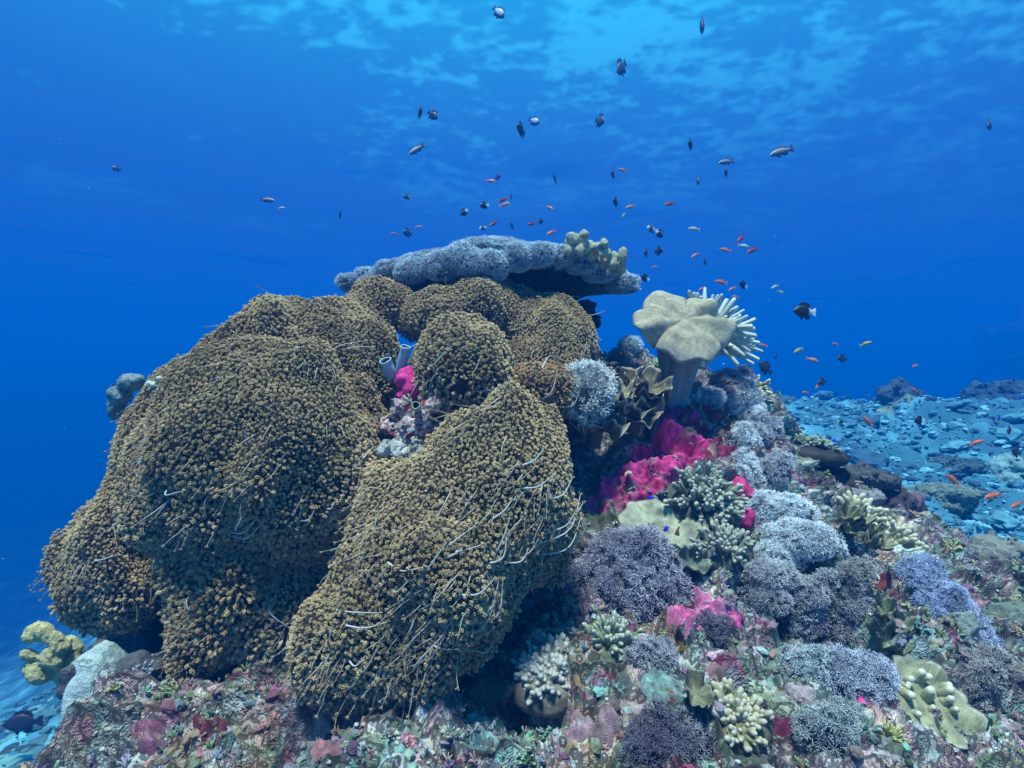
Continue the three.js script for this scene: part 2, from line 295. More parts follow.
// ------------------------------------------------------------------ polyps
function flowerPolyp(seed) {                      // a stalk with a head of short blunt tentacles
  const R = rng(seed), g = new GB(), st = [.62, .58, .5], br = [.66, .58, .42], tp = [1.15, 1.03, .78], H = 0.019;
  const bx = (R() - .5) * .007, bz = (R() - .5) * .007;
  g.tube([[0, -.004, 0], [bx * .4, H * .55, bz * .4], [bx, H, bz]], (t) => .0021 - .0006 * t, 4, (t) => mix3(st, br, t), false);
  for (let k = 0; k < 9; k++) {
    const a = (k + R() * .7) / 9 * 2 * PI, e = k % 3 ? 1 : .35, o = .0014 + .0036 * e + R() * .001, h = k % 3 ? .0042 : .0068;
    g.tube([[bx + cos(a) * .001, H - .002, bz + sin(a) * .001], [bx + cos(a) * o * .85, H + h * .5, bz + sin(a) * o * .85], [bx + cos(a) * o, H + h + R() * .001, bz + sin(a) * o]], (t) => .0012 + .0009 * t, 4, (t) => mix3(br, tp, t));
  }
  return g.geo();
}
function featherPolyp(seed) {                     // eight thin spreading arms
  const R = rng(seed), g = new GB(), H = .012;
  g.tube([[0, -.004, 0], [(R() - .5) * .004, H * .5, 0], [0, H, 0]], (t) => .0016 - .0004 * t, 4, () => [.55, .55, .6], false);
  for (let k = 0; k < 9; k++) {
    const a = (k + R() * .6) / 9 * 2 * PI, L = .0075 + R() * .004;
    g.tube([[0, H, 0], [cos(a) * L * .6, H + L * (.3 + R() * .5), sin(a) * L * .6], [cos(a) * L, H + L * (.35 + R() * .65), sin(a) * L]], (t) => .0009 - .00025 * t, 3, (t) => mix3([.62, .6, .66], [1.2, 1.2, 1.22], t));
  }
  return g.geo();
}
const FLOWER = [1, 2, 3, 4].map(flowerPolyp), FEATHER = [5, 6, 7].map(featherPolyp);
const polypMat = vmat(0.75), featherMat = vmat(0.8);

// ------------------------------------------------------------------ brown flowerpot coral domes
const DOMES = [];                                  // {f, list}
const E_ = (px, py, d, rx, ry, rz) => { const p = at(px, py, d); const sx = sqrt(1 + ((px - 512) / F) ** 2) ** 1.5, sy = sqrt(1 + ((py - 384) / F) ** 2), t = .014; return [...p, rx * d / F / sx - t, ry * d / F / sy - t, rz * d / F / sx - t]; };
function dome(name, label, ells, o) {
  const f = ellField(ells, o.k ?? 0.045, o.amp ?? 0.05, o.fr ?? 6.5);
  DOMES.push({ name, label, ells, f, o });
}
dome('flowerpot_coral', 'largest brown flowerpot coral dome, upper left of the mound', [E_(278, 446, 1.66, 114, 104, 112), E_(325, 470, 1.68, 58, 76, 85), E_(212, 480, 1.72, 64, 82, 85), E_(250, 520, 1.63, 66, 52, 70), E_(238, 545, 1.78, 70, 52, 60)], { seed: 1, pale: .05 });
dome('flowerpot_coral', 'brown flowerpot coral lobe at the far left edge of the mound', [E_(128, 550, 1.76, 52, 80, 72), E_(168, 446, 1.9, 60, 62, 70), E_(172, 510, 1.92, 56, 80, 70), E_(216, 396, 1.98, 56, 46, 60), E_(134, 588, 1.72, 42, 38, 46)], { seed: 2, pale: .05 });
dome('flowerpot_coral', 'shaded flowerpot coral lobe hanging low between the left dome and the front dome', [E_(244, 582, 1.62, 66, 66, 80), E_(270, 612, 1.58, 48, 34, 55), E_(214, 620, 1.57, 38, 30, 48)], { seed: 3, pale: .0, long: 1.4 });
dome('flowerpot_coral', 'brown flowerpot coral dome behind the largest one, below the left end of the table coral', [E_(322, 348, 2.02, 76, 54, 80), E_(250, 362, 2.05, 52, 40, 70), E_(360, 372, 1.95, 40, 42, 60)], { seed: 4, pale: .05 });
dome('flowerpot_coral', 'round ball shaped flowerpot coral beside the small magenta sponge', [E_(460, 366, 1.78, 50, 50, 52)], { seed: 5, pale: .12, amp: .02, size: 1.12 });
dome('flowerpot_coral', 'long front flowerpot coral dome with many pale drooping stalks', [E_(508, 484, 1.5, 60, 78, 80), E_(430, 545, 1.42, 84, 92, 95), E_(362, 628, 1.37, 54, 50, 60), E_(440, 618, 1.38, 54, 48, 60), E_(540, 514, 1.54, 26, 52, 50), E_(395, 590, 1.4, 66, 66, 70), E_(474, 466, 1.52, 52, 44, 60), E_(532, 462, 1.55, 36, 36, 50)], { seed: 6, pale: .08, k: .05 });
dome('flowerpot_coral', 'flowerpot coral dome directly under the dark underside of the table coral', [E_(484, 314, 2.2, 52, 40, 60), E_(440, 318, 2.12, 40, 26, 50), E_(520, 330, 2.15, 24, 34, 40)], { seed: 7, pale: .04 });
dome('flowerpot_coral', 'smooth tan flowerpot coral mound right of the dome under the table coral', [E_(556, 344, 2.14, 36, 42, 50), E_(540, 372, 2.05, 40, 40, 45)], { seed: 8, pale: .16, size: .85 });
dome('flowerpot_coral', 'small brown flowerpot coral knob under the left end of the table coral', [E_(396, 304, 2.15, 26, 19, 30)], { seed: 9, pale: .04 });
dome('flowerpot_coral', 'small rusty flowerpot coral beside the white fringed clump', [E_(548, 388, 1.86, 38, 34, 42)], { seed: 10, pale: .1, rust: 1 });
const MASS = [0, 0, 0, 0, 1, 2, 3, 3, 0, 3], MASSES = [0, 1, 2, 3].map((m) => {
  const ells = DOMES.filter((D, i) => MASS[i] === m).flatMap((D) => D.ells), f = ellField(ells, [.085, .03, .06, .05][m]), am = [.12, .025, .12, .07][m];
  return (x, y, z) => f(x, y, z) + am * fbm(x * 7, y * 3.6, z * 7, 2) + .02 * vn(x * 20, y * 12, z * 20);
});
DOMES.forEach((D, i) => { D.mass = MASS[i]; D.raw = D.f; D.f = MASSES[D.mass]; });
function inOther(self, x, y, z) { for (let m = 0; m < 4; m++) if (!(self && self.mass === m) && MASSES[m](x, y, z) < -0.008) return true; return y < ground(x, z) - 0.02; }
function hitDome(D, px, py) { for (let d = 0.9; d < 3; d += 0.004) { const p = at(px, py, d); if (D.f(...p) < 0) return p; } return null; }
function strandGeo(seed) { const R = rng(seed), g = new GB(), c = (R() - .5) * .026, e = (R() - .5) * .026, L = .03 + .02 * R(); g.tube([[0, -.004, 0], [c * .3, L * .35, e * .2], [c * .8, L * .7, e * .7], [c, L, e * 1.6]], (t) => .0014 - .0006 * t, 4, (t) => mix3([1.2, 1.25, 1.25], [.7, .62, .48], t)); for (let k = 0; k < 5; k++) { const a = k * 1.3; g.tube([[c, L, e * 1.6], [c + cos(a) * .004, L + .004, e * 1.6 + sin(a) * .004]], () => .0011, 3, () => [.72, .62, .42]); } return g.geo(); }
const STRANDS = [21, 22, 23, 24].map(strandGeo);
for (const D of DOMES) {
  const { o } = D, R = rng(o.seed + 40), c0 = D.ells[0], base = [c0[0], c0[1] - c0[4], c0[2]], root = thing(D.name, D.label, 'coral', base, 'flowerpot coral colonies');
  const mine = (x, y, z) => { const d = D.raw(x, y, z); for (const Q of DOMES) if (Q !== D && Q.mass === D.mass && Q.raw(x, y, z) < d) return false; return true; };
  const g = nets(D.f, boundsOf(D.ells, 0.085), 0.016, (x, y, z) => { const k = 0.6 + 0.4 * vn(x * 30, y * 30, z * 30); return [.13 * k, .1 * k, .06 * k]; });
  const keep = []; for (let t = 0; t < g.i.length; t += 3) { const c = [0, 1, 2].map((a) => (g.p[g.i[t] * 3 + a] + g.p[g.i[t + 1] * 3 + a] + g.p[g.i[t + 2] * 3 + a]) / 3); if (mine(...c)) keep.push(g.i[t], g.i[t + 1], g.i[t + 2]); } g.i = keep;
  { const nt = keep.length / 3, par = Int32Array.from({ length: nt }, (_, k) => k), find = (k) => { while (par[k] !== k) k = par[k] = par[par[k]]; return k; }, edge = new Map(), size = new Map(); for (let t = 0; t < nt; t++) for (let k = 0; k < 3; k++) { const p = keep[t * 3 + k], q = keep[t * 3 + (k + 1) % 3], e = min(p, q) * 1e6 + max(p, q); edge.has(e) ? par[find(t)] = find(edge.get(e)) : edge.set(e, t); } for (let t = 0; t < nt; t++) size.set(find(t), (size.get(find(t)) ?? 0) + 1); let best = 0, n = 0; for (const [k, v] of size) if (v > n) { n = v; best = k; } g.i = keep.filter((_, k) => find(floor(k / 3)) === best); const to = new Map(), P = [], C = []; g.i = g.i.map((v) => { if (!to.has(v)) { to.set(v, P.length / 3); P.push(...g.p.slice(v * 3, v * 3 + 3)); C.push(...g.c.slice(v * 3, v * 3 + 3)); } return to.get(v); }); g.p = P; g.c = C; }
  const pts = scatterOn(g, 0.0068 * (o.size ?? 1), R, (x, y, z) => !inOther(D, x, y, z) && fbm(x * 13 + 2, y * 13, z * 13, 3) > -.52 + .1 * R()), spots = [], strands = [];
  for (const q of pts) {
    const n = gradN(D.f, ...q), n0 = n.clone(), nn = fbm(q[0] * 5, q[1] * 5, q[2] * 5, 3), open = fbm(q[0] * 8 + 30, q[1] * 8, q[2] * 8, 3), p = [q[0] - base[0], q[1] - base[1], q[2] - base[2]];
    n.add(V(R() - .5, R() - .5, R() - .5).multiplyScalar(.75)); n.x += .35 * vn(q[0] * 6, q[1] * 6, q[2] * 6); n.y += .25 - .5 * sst(.3, -.4, n0.y); n.normalize();
    let c = mix3([.335, .285, .185], [.5, .445, .315], clamp(.5 + nn * 1.6)); c = mix3(c, [.62, .58, .44], clamp(o.pale + .12 * (R() - .4) + .5 * max(0, open)));
    if (R() < .05) c = mix3(c, [.6, .6, .55], .5);
    if (o.rust) c = mix3(c, [.45, .24, .09], .4);
    const b = .72 + .5 * R(); c = c.map((v) => v * b);
    const s = (.47 + .28 * R() + .3 * open) * (o.size ?? 1), l = (o.long ?? 1) * (1 + .5 * sst(.2, -.5, n0.y));
    spots.push({ p, n, s: [s, s * l * (.8 + .5 * R()), s], c });
    const w = sst(.55, -.1, n0.y) * sst(-.05, .25, fbm(q[0] * 6 + 8, q[1] * 6, q[2] * 6, 3)) * (D.mass === 2 ? .24 : .11) + .006;
    if (R() < w) { const t = V(-.35 + .5 * vn(q[0] * 5, q[1] * 5, q[2] * 5), -1, .1); t.addScaledVector(n0, -t.dot(n0)).normalize(); t.x += .35 * (D.mass === 2 ? -1.6 : -.6); t.normalize(); t.addScaledVector(n0, .2 + .25 * R()).add(V(R() - .5, R() - .5, R() - .5).multiplyScalar(.5)).normalize(); const k = .7 + .6 * R(), pale = R(); strands.push({ p: [p[0] + n0.x * .012, p[1] + n0.y * .012, p[2] + n0.z * .012], n: t, s: [k, k * (.8 + .7 * R()), k], c: mix3([.32, .27, .18], [.46, .48, .47], pale) }); }
  }
  D.count = spots.length; D.root = root; D.base = base;
  const gg = g.geo(); gg.translate(-base[0], -base[1], -base[2]); part('coral_core', gg, MV, root);
  instances('polyps', root, FLOWER, polypMat, spots, R); instances('strands', root, STRANDS, polypMat, strands, R);
}
// long pale stalks that stand out of the domes, each one apart
const stalkMat = vmat(0.6);
function stalk(D, x0, y0, x1, y1, seed) {
  const a = hitDome(D, x0, y0), b = hitDome(D, x1, y1); if (!a || !b) return;
  const R = rng(seed), na = gradN(D.f, ...a), nb = gradN(D.f, ...b), m = [0, 1, 2].map((k) => (a[k] + b[k]) / 2), nm = na.clone().add(nb).normalize(), L = hypot(a[0] - b[0], a[1] - b[1], a[2] - b[2]);
  const P = (p, n, h) => V(p[0] + n.x * h - D.base[0], p[1] + n.y * h - D.base[1], p[2] + n.z * h - D.base[2]);
  const cv = new THREE.CatmullRomCurve3([P(a, na, .014), P(m.map((v, k) => v + (R() - .5) * .2 * L - (k === 1 ? .1 * L : 0)), nm, .03 + L * .12), P(b, nb, .034)]), pts = cv.getPoints(9).map((p) => p.toArray());
  const g = new GB().tube(pts, (t) => .0025 - .0013 * t, 6, (t) => mix3([.5, .55, .58], [.34, .34, .3], t));
  const e = pts[9], dir = V(...e).sub(V(...pts[8])).normalize();
  for (let k = 0; k < 8; k++) { const w = V(R() - .5, R() - .5, R() - .5).normalize().multiplyScalar(.0055).add(dir.clone().multiplyScalar(.005)); g.tube([e, [e[0] + w.x, e[1] + w.y, e[2] + w.z]], () => .0013, 3, (t) => mix3([.2, .15, .08], [.42, .34, .2], t)); }
  part('stalk', g.geo(), stalkMat, D.root);
}
let sk = 0;
const st = (k, L) => { for (const q of L) stalk(DOMES[k], ...q, ++sk); };
st(5, [[520, 545, 569, 500], [523, 549, 571, 507], [530, 552, 570, 514], [485, 561, 508, 521], [480, 563, 500, 535], [443, 551, 474, 533], [457, 555, 474, 548], [423, 574, 446, 545], [394, 563, 425, 561], [404, 603, 415, 579], [337, 612, 383, 607], [348, 623, 390, 615], [416, 668, 450, 626], [427, 658, 447, 630], [455, 591, 478, 579], [471, 616, 488, 580], [478, 619, 492, 579], [464, 630, 486, 598],
  [436, 521, 450, 493], [466, 502, 477, 491], [522, 466, 536, 454], [520, 488, 541, 479], [564, 461, 567, 440], [411, 633, 424, 609], [397, 584, 408, 573], [385, 585, 398, 566], [500, 560, 516, 545], [512, 556, 535, 530], [471, 645, 485, 632], [382, 535, 389, 522], [350, 655, 372, 648], [362, 668, 380, 640], [330, 640, 345, 620], [430, 640, 452, 640], [448, 560, 462, 556], [492, 520, 510, 505], [540, 500, 558, 480], [545, 530, 562, 512], [345, 590, 362, 582]]);
st(0, [[227, 528, 258, 510], [233, 532, 268, 514], [240, 526, 252, 505], [296, 518, 312, 505], [322, 506, 332, 495], [250, 440, 256, 430], [172, 486, 192, 488], [352, 470, 362, 452]]);
st(2, [[196, 593, 202, 606], [272, 608, 286, 624], [280, 626, 300, 610], [290, 632, 302, 612]]);
st(1, [[105, 484, 128, 486], [128, 492, 140, 483], [66, 530, 76, 524], [100, 560, 112, 556], [84, 590, 92, 584]]);
st(4, [[480, 383, 511, 370], [474, 390, 500, 380], [430, 368, 448, 354], [438, 362, 452, 350], [484, 372, 506, 358], [446, 405, 456, 396], [470, 402, 486, 396], [432, 380, 438, 372]]);
st(3, [[337, 350, 367, 344], [345, 352, 372, 350], [301, 306, 308, 296]]);
st(6, [[502, 335, 526, 309], [508, 336, 524, 318], [512, 328, 528, 326]]);
st(9, [[534, 400, 556, 380], [556, 404, 572, 388], [540, 372, 558, 362]]);

// ------------------------------------------------------------------ soft coral clumps with feathery polyps
function clump(name, label, px, py, rx, ry, o = {}) {
  const R = rng(o.seed ?? px * 3 + py), p = o.d ? Object.assign(at(px, py, o.d), { d: o.d }) : hit(px, py), d = p.d, A = rx * d / F, B = ry * d / F, r = min(A, B), rz = o.rz ? o.rz * d / F : r * 1.1, ells = [];
  const n = o.d ? V(0, 1, 0) : reefN(p[0], p[2]), c = o.d ? p : [p[0] - n.x * r * .3, p[1] - n.y * r * .3, p[2] - n.z * r * .3];
  const K = o.knobs ?? max(3, Math.round(A * B * 900) + 3);
  if (o.d) ells.push([0, 0, 0, A * .7, B * .7, rz * .7]);
  if (!o.d) { const up = V(0, 1, 0).addScaledVector(n, -n.y).normalize(), rt = up.clone().cross(n), KK = Math.round(K * 1.9) + 5; for (let k = 0; k < KK; k++) { const a = R() * 6.283, q = sqrt((k + .5) / KK) * .86, X = p[0] + rt.x * cos(a) * q * A + up.x * sin(a) * q * B, Z = p[2] + rt.z * cos(a) * q * A + up.z * sin(a) * q * B, s = (.16 + .18 * R()) * (1.3 - .5 * q), g3 = reefP(X, Z, .004); ells.push([g3[0] - c[0], g3[1] - c[1], g3[2] - c[2], max(.016, A * s), max(.013, (A + B) * .3 * s), max(.016, A * s)]); } }
  else for (let k = 0; k < K; k++) { const a = R() * 6.283, q = sqrt(R()) * .62, s = (.32 + .2 * R()); ells.push([cos(a) * q * A, sin(a) * q * B, (R() - .35) * .7 * rz, A * s, B * s, rz * s]); }
  const f = ellField(ells, r * .2, o.d ? r * .12 : .014, 34), root = thing(name, label, 'soft coral', [c[0], c[1] - B * .6, c[2]], o.group ?? 'feathery soft coral clumps'), off = B * .6;
  const col = o.color ? (max(...o.color) < .2 || o.color === BLU || o.color === DUSK ? o.color : o.color.map((v, k) => v * [1.72, 1.9, 1.85][k])) : LAV, g = nets(f, boundsOf(ells, r * .3), max(.007, r / 9), () => col.map((v) => v * .25));
  const spots = scatterOn(g, .0068 * (o.size ?? 1), R, (x, y, z) => o.d ? true : y + c[1] > ground(x + c[0], z + c[2]) - .012).map((q) => {
    const n2 = gradN(f, ...q); n2.add(V(R() - .5, R() - .5, R() - .5).multiplyScalar(.55)).normalize();
    const b = .72 + .5 * R() + .25 * vn(q[0] * 25, q[1] * 25, q[2] * 25), s = (.72 + .4 * R()) * (o.size ?? 1);
    return { p: [q[0], q[1] + off, q[2]], n: n2, s: [s, s * (o.long ?? 1), s], c: mix3(col, o.color2 ?? [.58, .62, .66], R() * .5).map((v) => v * b) };
  });
  const gg = g.geo(); gg.translate(0, off, 0); part('coral_base', gg, MV, root);
  instances('polyps', root, FEATHER, featherMat, spots, R);
  return root;
}
const LAV = [.42, .46, .50], BLU = [.42, .6, .7], SLATE = [.13, .13, .18], DUSK = [.40, .37, .40];

// ------------------------------------------------------------------ table coral
{
  const c = at(498, 268, 2.5), root = thing('table_coral', 'wide flat table coral on top of the mound, dark underneath', 'table coral', [c[0] + .3, c[1] - .26, c[2]]);
  const g = new GB(), na = 72, prof = [[0, .0], [.3, .01], [.62, .02], [.86, .025], [.96, .012], [1, -.01], [.97, -.03], [.85, -.05], [.6, -.08], [.38, -.115], [.22, -.15], [.15, -.2], [.15, -.3], [.18, -.42]], n = prof.length, rows = [];
  prof.forEach(([r, y], k) => {
    const row = []; for (let i = 0; i < na; i++) {
      const a = i / na * 2 * PI, rim = .93 + .08 * vn(cos(a) * 2.5, sin(a) * 2.5, 4) + .06 * vn(cos(a) * 8, sin(a) * 8, 2), t = clamp((-y - .06) / .12), sk = .3 * t;
      const x = (cos(a) * r * .645 * mix(rim, 1, t)) * mix(1, .85, t) + sk - .3, z = sin(a) * r * .42 * mix(rim, 1, t) - .02, yy = y + .26 + (k < 7 ? .02 : .012) * vn(x * 11, y * 12, z * 11) - (k < 11 ? .13 * pow(clamp((-x - .3) / .645), 1.6) + .085 * pow(clamp((x + .3) / .645), 2) : 0);
      const s = .7 + .5 * vn(x * 24, yy * 24, z * 24); row.push(g.v(x, yy, z, k < 7 ? [.34 * s, .41 * s, .46 * s] : [.035 * s, .035 * s, .045 * s]));  // lower rows painted near black, the underside's shade put into the colour
    } rows.push(row);
    if (k) for (let i = 0; i < na; i++) g.q(rows[k - 1][i], rows[k - 1][(i + 1) % na], row[(i + 1) % na], row[i]);
  });
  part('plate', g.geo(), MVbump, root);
  { const R = rng(71), top = { p: g.p, i: g.i.slice(0, 7 * na * 6) }, L = scatterOn(top, .0078, R, (x, y, z) => hypot((x + .3) / .645, z / .42) > .45).map((q) => { const r = hypot((q[0] + .3) / .645, q[2] / .42), n = V((q[0] + .3) * 1.2 * sst(.7, 1.05, r) + .5 * (R() - .5), .55 - .25 * sst(.9, 1.05, r), q[2] * 1.8 * sst(.7, 1.05, r) + .5 * (R() - .5)).normalize(), s = .8 + .4 * R(); return { p: q, n, s, c: mix3(BLU, [.64, .76, .8], R() * .5).map((v) => v * (.7 + .4 * R() + .25 * vn(q[0] * 20, q[1] * 20, q[2] * 20))) }; });
    instances('polyps', root, FEATHER, featherMat, L, R); }
  const R = rng(77), ribs = new GB();
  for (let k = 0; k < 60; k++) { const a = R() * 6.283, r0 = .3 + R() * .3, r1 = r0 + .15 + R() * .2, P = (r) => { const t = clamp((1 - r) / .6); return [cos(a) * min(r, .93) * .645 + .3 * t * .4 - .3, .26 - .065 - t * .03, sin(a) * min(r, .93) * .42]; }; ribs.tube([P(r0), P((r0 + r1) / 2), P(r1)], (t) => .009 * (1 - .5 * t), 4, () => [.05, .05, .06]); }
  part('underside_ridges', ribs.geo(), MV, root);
}
for (const [px, py, rx, ry, d, w] of [[352, 284, 14, 8, 2.52, 'thin, at the far left tip'], [368, 277, 14, 9, 2.42, 'second from the left tip'], [388, 272, 16, 12, 2.3, 'third from the left tip, above the blue gap'], [412, 269, 19, 14, 2.2, 'left of the tall rounded one'], [438, 265, 19, 15, 2.14, 'with a flat top, left of centre'], [466, 259, 21, 18, 2.1, 'the tall rounded one above the brown dome'], [492, 262, 20, 16, 2.1, 'low one at the middle'], [516, 255, 18, 15, 2.12, 'where the dark underside begins'], [538, 254, 18, 13, 2.14, 'right of centre, over the dark underside'], [560, 256, 17, 10, 2.18, 'low one left of the yellowish knobs'], [580, 264, 16, 9, 2.22, 'below the yellowish knobs'], [600, 274, 16, 8, 2.27, 'second from the right tip'], [620, 283, 14, 7, 2.33, 'at the right tip'], [508, 252, 16, 6, 2.45, 'small one at the top behind the middle'], [545, 251, 16, 6, 2.45, 'highest, at the top behind the centre'], [424, 266, 18, 6, 2.45, 'on the top side behind, left of centre']])
  clump('soft_coral_clump', 'blue grey clump on table coral rim, ' + w, px, py + (ry > 10 ? 2 : 0), rx, ry * .8, { d, color: BLU, color2: [.64, .76, .8], rz: 16, group: 'soft coral clumps along the table coral rim' });

// blobs of rock, sponge, leather coral: spheres joined smoothly
function blob(name, label, category, p, ells, o = {}) {
  const r = min(...ells.map((e) => min(e[3], e[4], e[5]))), f0 = ellField(ells, o.k ?? r * .5), amp = o.amp ?? r * .15, fr = o.fr ?? .7 / r;
  const f = (x, y, z) => f0(x, y, z) + amp * (fbm((x + p[0]) * fr, (y + p[1]) * fr, (z + p[2]) * fr, 4) + .4 * fbm((x + p[0]) * fr * 5, (y + p[1]) * fr * 5, (z + p[2]) * fr * 5, 3));
  const c1 = o.color ?? [.3, .3, .3], c2 = o.color2 ?? c1.map((v) => v * .6), cf = o.cf ?? 1.6 / r;
  const g = nets(f, boundsOf(ells, amp * 1.1 + r * .12), o.h ?? max(.004, r / 11), o.colorAt ? (x, y, z) => o.colorAt(x + p[0], y + p[1], z + p[2], y) : (x, y, z) => mix3(c1, c2, clamp(.5 + fbm(x * cf, y * cf, z * cf, 3) * 1.5)));
  const root = thing(name, label, category, p, o.group); part(o.part ?? 'body', g.geo(), o.mat ?? MVbumpless, root); root.g = g; root.f = f; return root;
}
const MVbumpless = MV;
const onReef = (px, py, sink = 0) => { const p = hit(px, py), n = reefN(p[0], p[2]); const q = [p[0] - n.x * sink, p[1] - n.y * sink, p[2] - n.z * sink]; q.d = p.d; q.n = n; return q; };
// yellowish knobs on the table coral
{ const p = at(595, 257, 2.2), u = 2.4 / F, R = rng(5), e = []; for (let k = 0; k < 60; k++) { const x = (R() - .5) * 60, r = (3.2 + R() * 2) * u; e.push([x * u, (R() * 16 - 2 - abs(x + 4) * .22 - x * .3) * u, (R() - .5) * 40 * u, r, r * 1.2, r]); }
  blob('knobby_coral', 'pale yellowish knobby coral on the right of the table coral', 'coral', p, e, { k: .006, amp: .006, fr: 70, h: .0055, color: [.66, .68, .48], color2: [.4, .44, .32], cf: 60, part: 'knobs' }); }

// ------------------------------------------------------------------ mushroom leather coral and the fan of fingers behind it
{
  const d = 2.05, u = d / F, base = hit(672, 398), top = at(694, 325, d), root = thing('leather_coral', 'pale mushroom leather coral with a folded cap on a thick stalk', 'leather coral', base);
  const off = [top[0] - base[0] - 10 * u, top[1] - base[1] + 4 * u, top[2] - base[2]], tilt = .92, R0 = 46 * u, na = 150, nr = 26, g = new GB(); let last = null;
  const scal = (a) => { const p = a + .25 * sin(a + 1) + .12 * sin(2 * a); return pow(abs(sin(2.5 * p + .5)), .75); };
  const wave = (a, r) => { const l = scal(a), big = sin(2.5 * (a + .25 * sin(a + 1) + .12 * sin(2 * a)) + .5) > 0 ? 1 : -.35; return pow(r, 1.5) * (.056 * (l - .5) * (.6 + .4 * big) + .011 * sin(9 * a + .7)) - .035 * l * max(0, r - .55) * (1.1 - r) * 4 - .03 * pow(r, 6) + .006 * vn(cos(a) * r * 5, sin(a) * r * 5, 3); };
  for (let s2 = 0; s2 < 2; s2++) for (let j = s2; j <= nr; j++) {
    const r = s2 ? 1 - j / nr : j / nr, row = [], th = .004 + .021 * sqrt(max(0, 1 - pow(r, 3)));
    for (let i = 0; i < na; i++) {
      const a = i / na * 2 * PI, q = R0 * r * (1 + r * r * (.24 * scal(a) - .16) + .06 * sin(2 * a + .3) + .015 * r * sin(11 * a + 1)), x = cos(a) * q, z = sin(a) * q, y = wave(a, r) + (s2 ? -th : th * .6) + (s2 ? -.03 * (1 - r) : 0), k = .92 + .2 * vn(x * 150, y * 150, z * 150);
      row.push(g.v(x + off[0], y * cos(tilt) - z * sin(tilt) + off[1], y * sin(tilt) + z * cos(tilt) + off[2], (s2 ? [.36, .42, .40] : mix3([.45, .43, .29], [.58, .57, .43], sst(.75, 1, r))).map((v) => v * k)));
    }
    if (last) for (let i = 0; i < na; i++) g.q(last[i], row[i], row[(i + 1) % na], last[(i + 1) % na]); last = row;
  }
  part('cap', g.geo(), MVsoft, root);
  const s = new GB(), sr = [];
  for (let j = 0; j <= 16; j++) { const t = j / 16, row = []; for (let i = 0; i < 48; i++) { const a = i / 48 * 2 * PI, r = mix(14, 27, pow(t, 1.5)) * u * (1 + .06 * sin(7 * a + t) + .04 * sin(13 * a)) * (t < .12 ? 1.15 : 1); const c = mix3([.36, .45, .48], [.26, .3, .28], t).map((v) => v * (.9 + .2 * vn(cos(a) * 6, t * 3, sin(a) * 6))); row.push(s.v(cos(a) * r + off[0] * t, -.04 + t * (off[1] + .0) - sin(a) * r * t * t * .9, sin(a) * r * (1 - .35 * t) + off[2] * t - .012 * t, c)); } if (j) for (let i = 0; i < 48; i++) s.q(sr[j - 1][i], sr[j - 1][(i + 1) % 48], row[(i + 1) % 48], row[i]); sr.push(row); }
  part('stalk', s.geo(), MVsoft, root);
}
{
  const d = 2.22, u = d / F, base = at(694, 352, d + .04), root = thing('finger_leather_coral', 'fan of pale blue fingers behind the mushroom leather coral', 'soft coral', base), R = rng(9), fm = vmat(.65);
  const bb = new GB(); bb.tube([[0, -.06, 0], [.01, 0, 0], [.03, .03, 0]], (t) => .05 - .01 * t, 14, () => [.3, .36, .36]); part('base', bb.geo(), fm, root);
  const tips = [[690, 293], [697, 298], [704, 294], [711, 299], [716, 300], [722, 303], [728, 302], [733, 308], [739, 311], [741, 318], [746, 322], [749, 330], [751, 336], [753, 343], [754, 351], [751, 358], [744, 362], [735, 338], [727, 322], [713, 313], [730, 350], [720, 334], [738, 330], [708, 308]];
  [...tips, [700, 302], [716, 306], [745, 340], [740, 355], [728, 312], [748, 346], [733, 362], [709, 301], [694, 299], [719, 297], [727, 307], [736, 316], [743, 327], [747, 345], [741, 351], [724, 318], [731, 326], [737, 341], [726, 346]].forEach(([x0, y0], k) => {
    const x = 694 + (x0 - 694) * (1.08 + .12 * R()), y = 345 + (y0 - 345) * (1.02 + .12 * R()), thick = 1.15 + .5 * R();
    const p = at(x, y, d + (k % 3 - 1) * .05 + (k > 16 ? -.04 : 0)), e = V(p[0] - base[0], p[1] - base[1], p[2] - base[2]), s = V(.01 + (x - 690) * .0006, -.005 + (350 - y) * .0006, 0), m = s.clone().lerp(e, .55).add(V(0, .012 + (y > 320 ? .02 : 0), (R() - .5) * .07));
    const pts = new THREE.CatmullRomCurve3([s, m, e]).getPoints(8).map((q) => q.toArray());
    part('finger', new GB().tube(pts, (t) => (.0125 - .0075 * t + .001 * sin(t * 9 + k)) * thick * (t < .15 ? .8 : 1), 8, (t) => mix3([.24, .32, .31], [.52, .6, .52], t)).geo(), fm, root);
  });
}

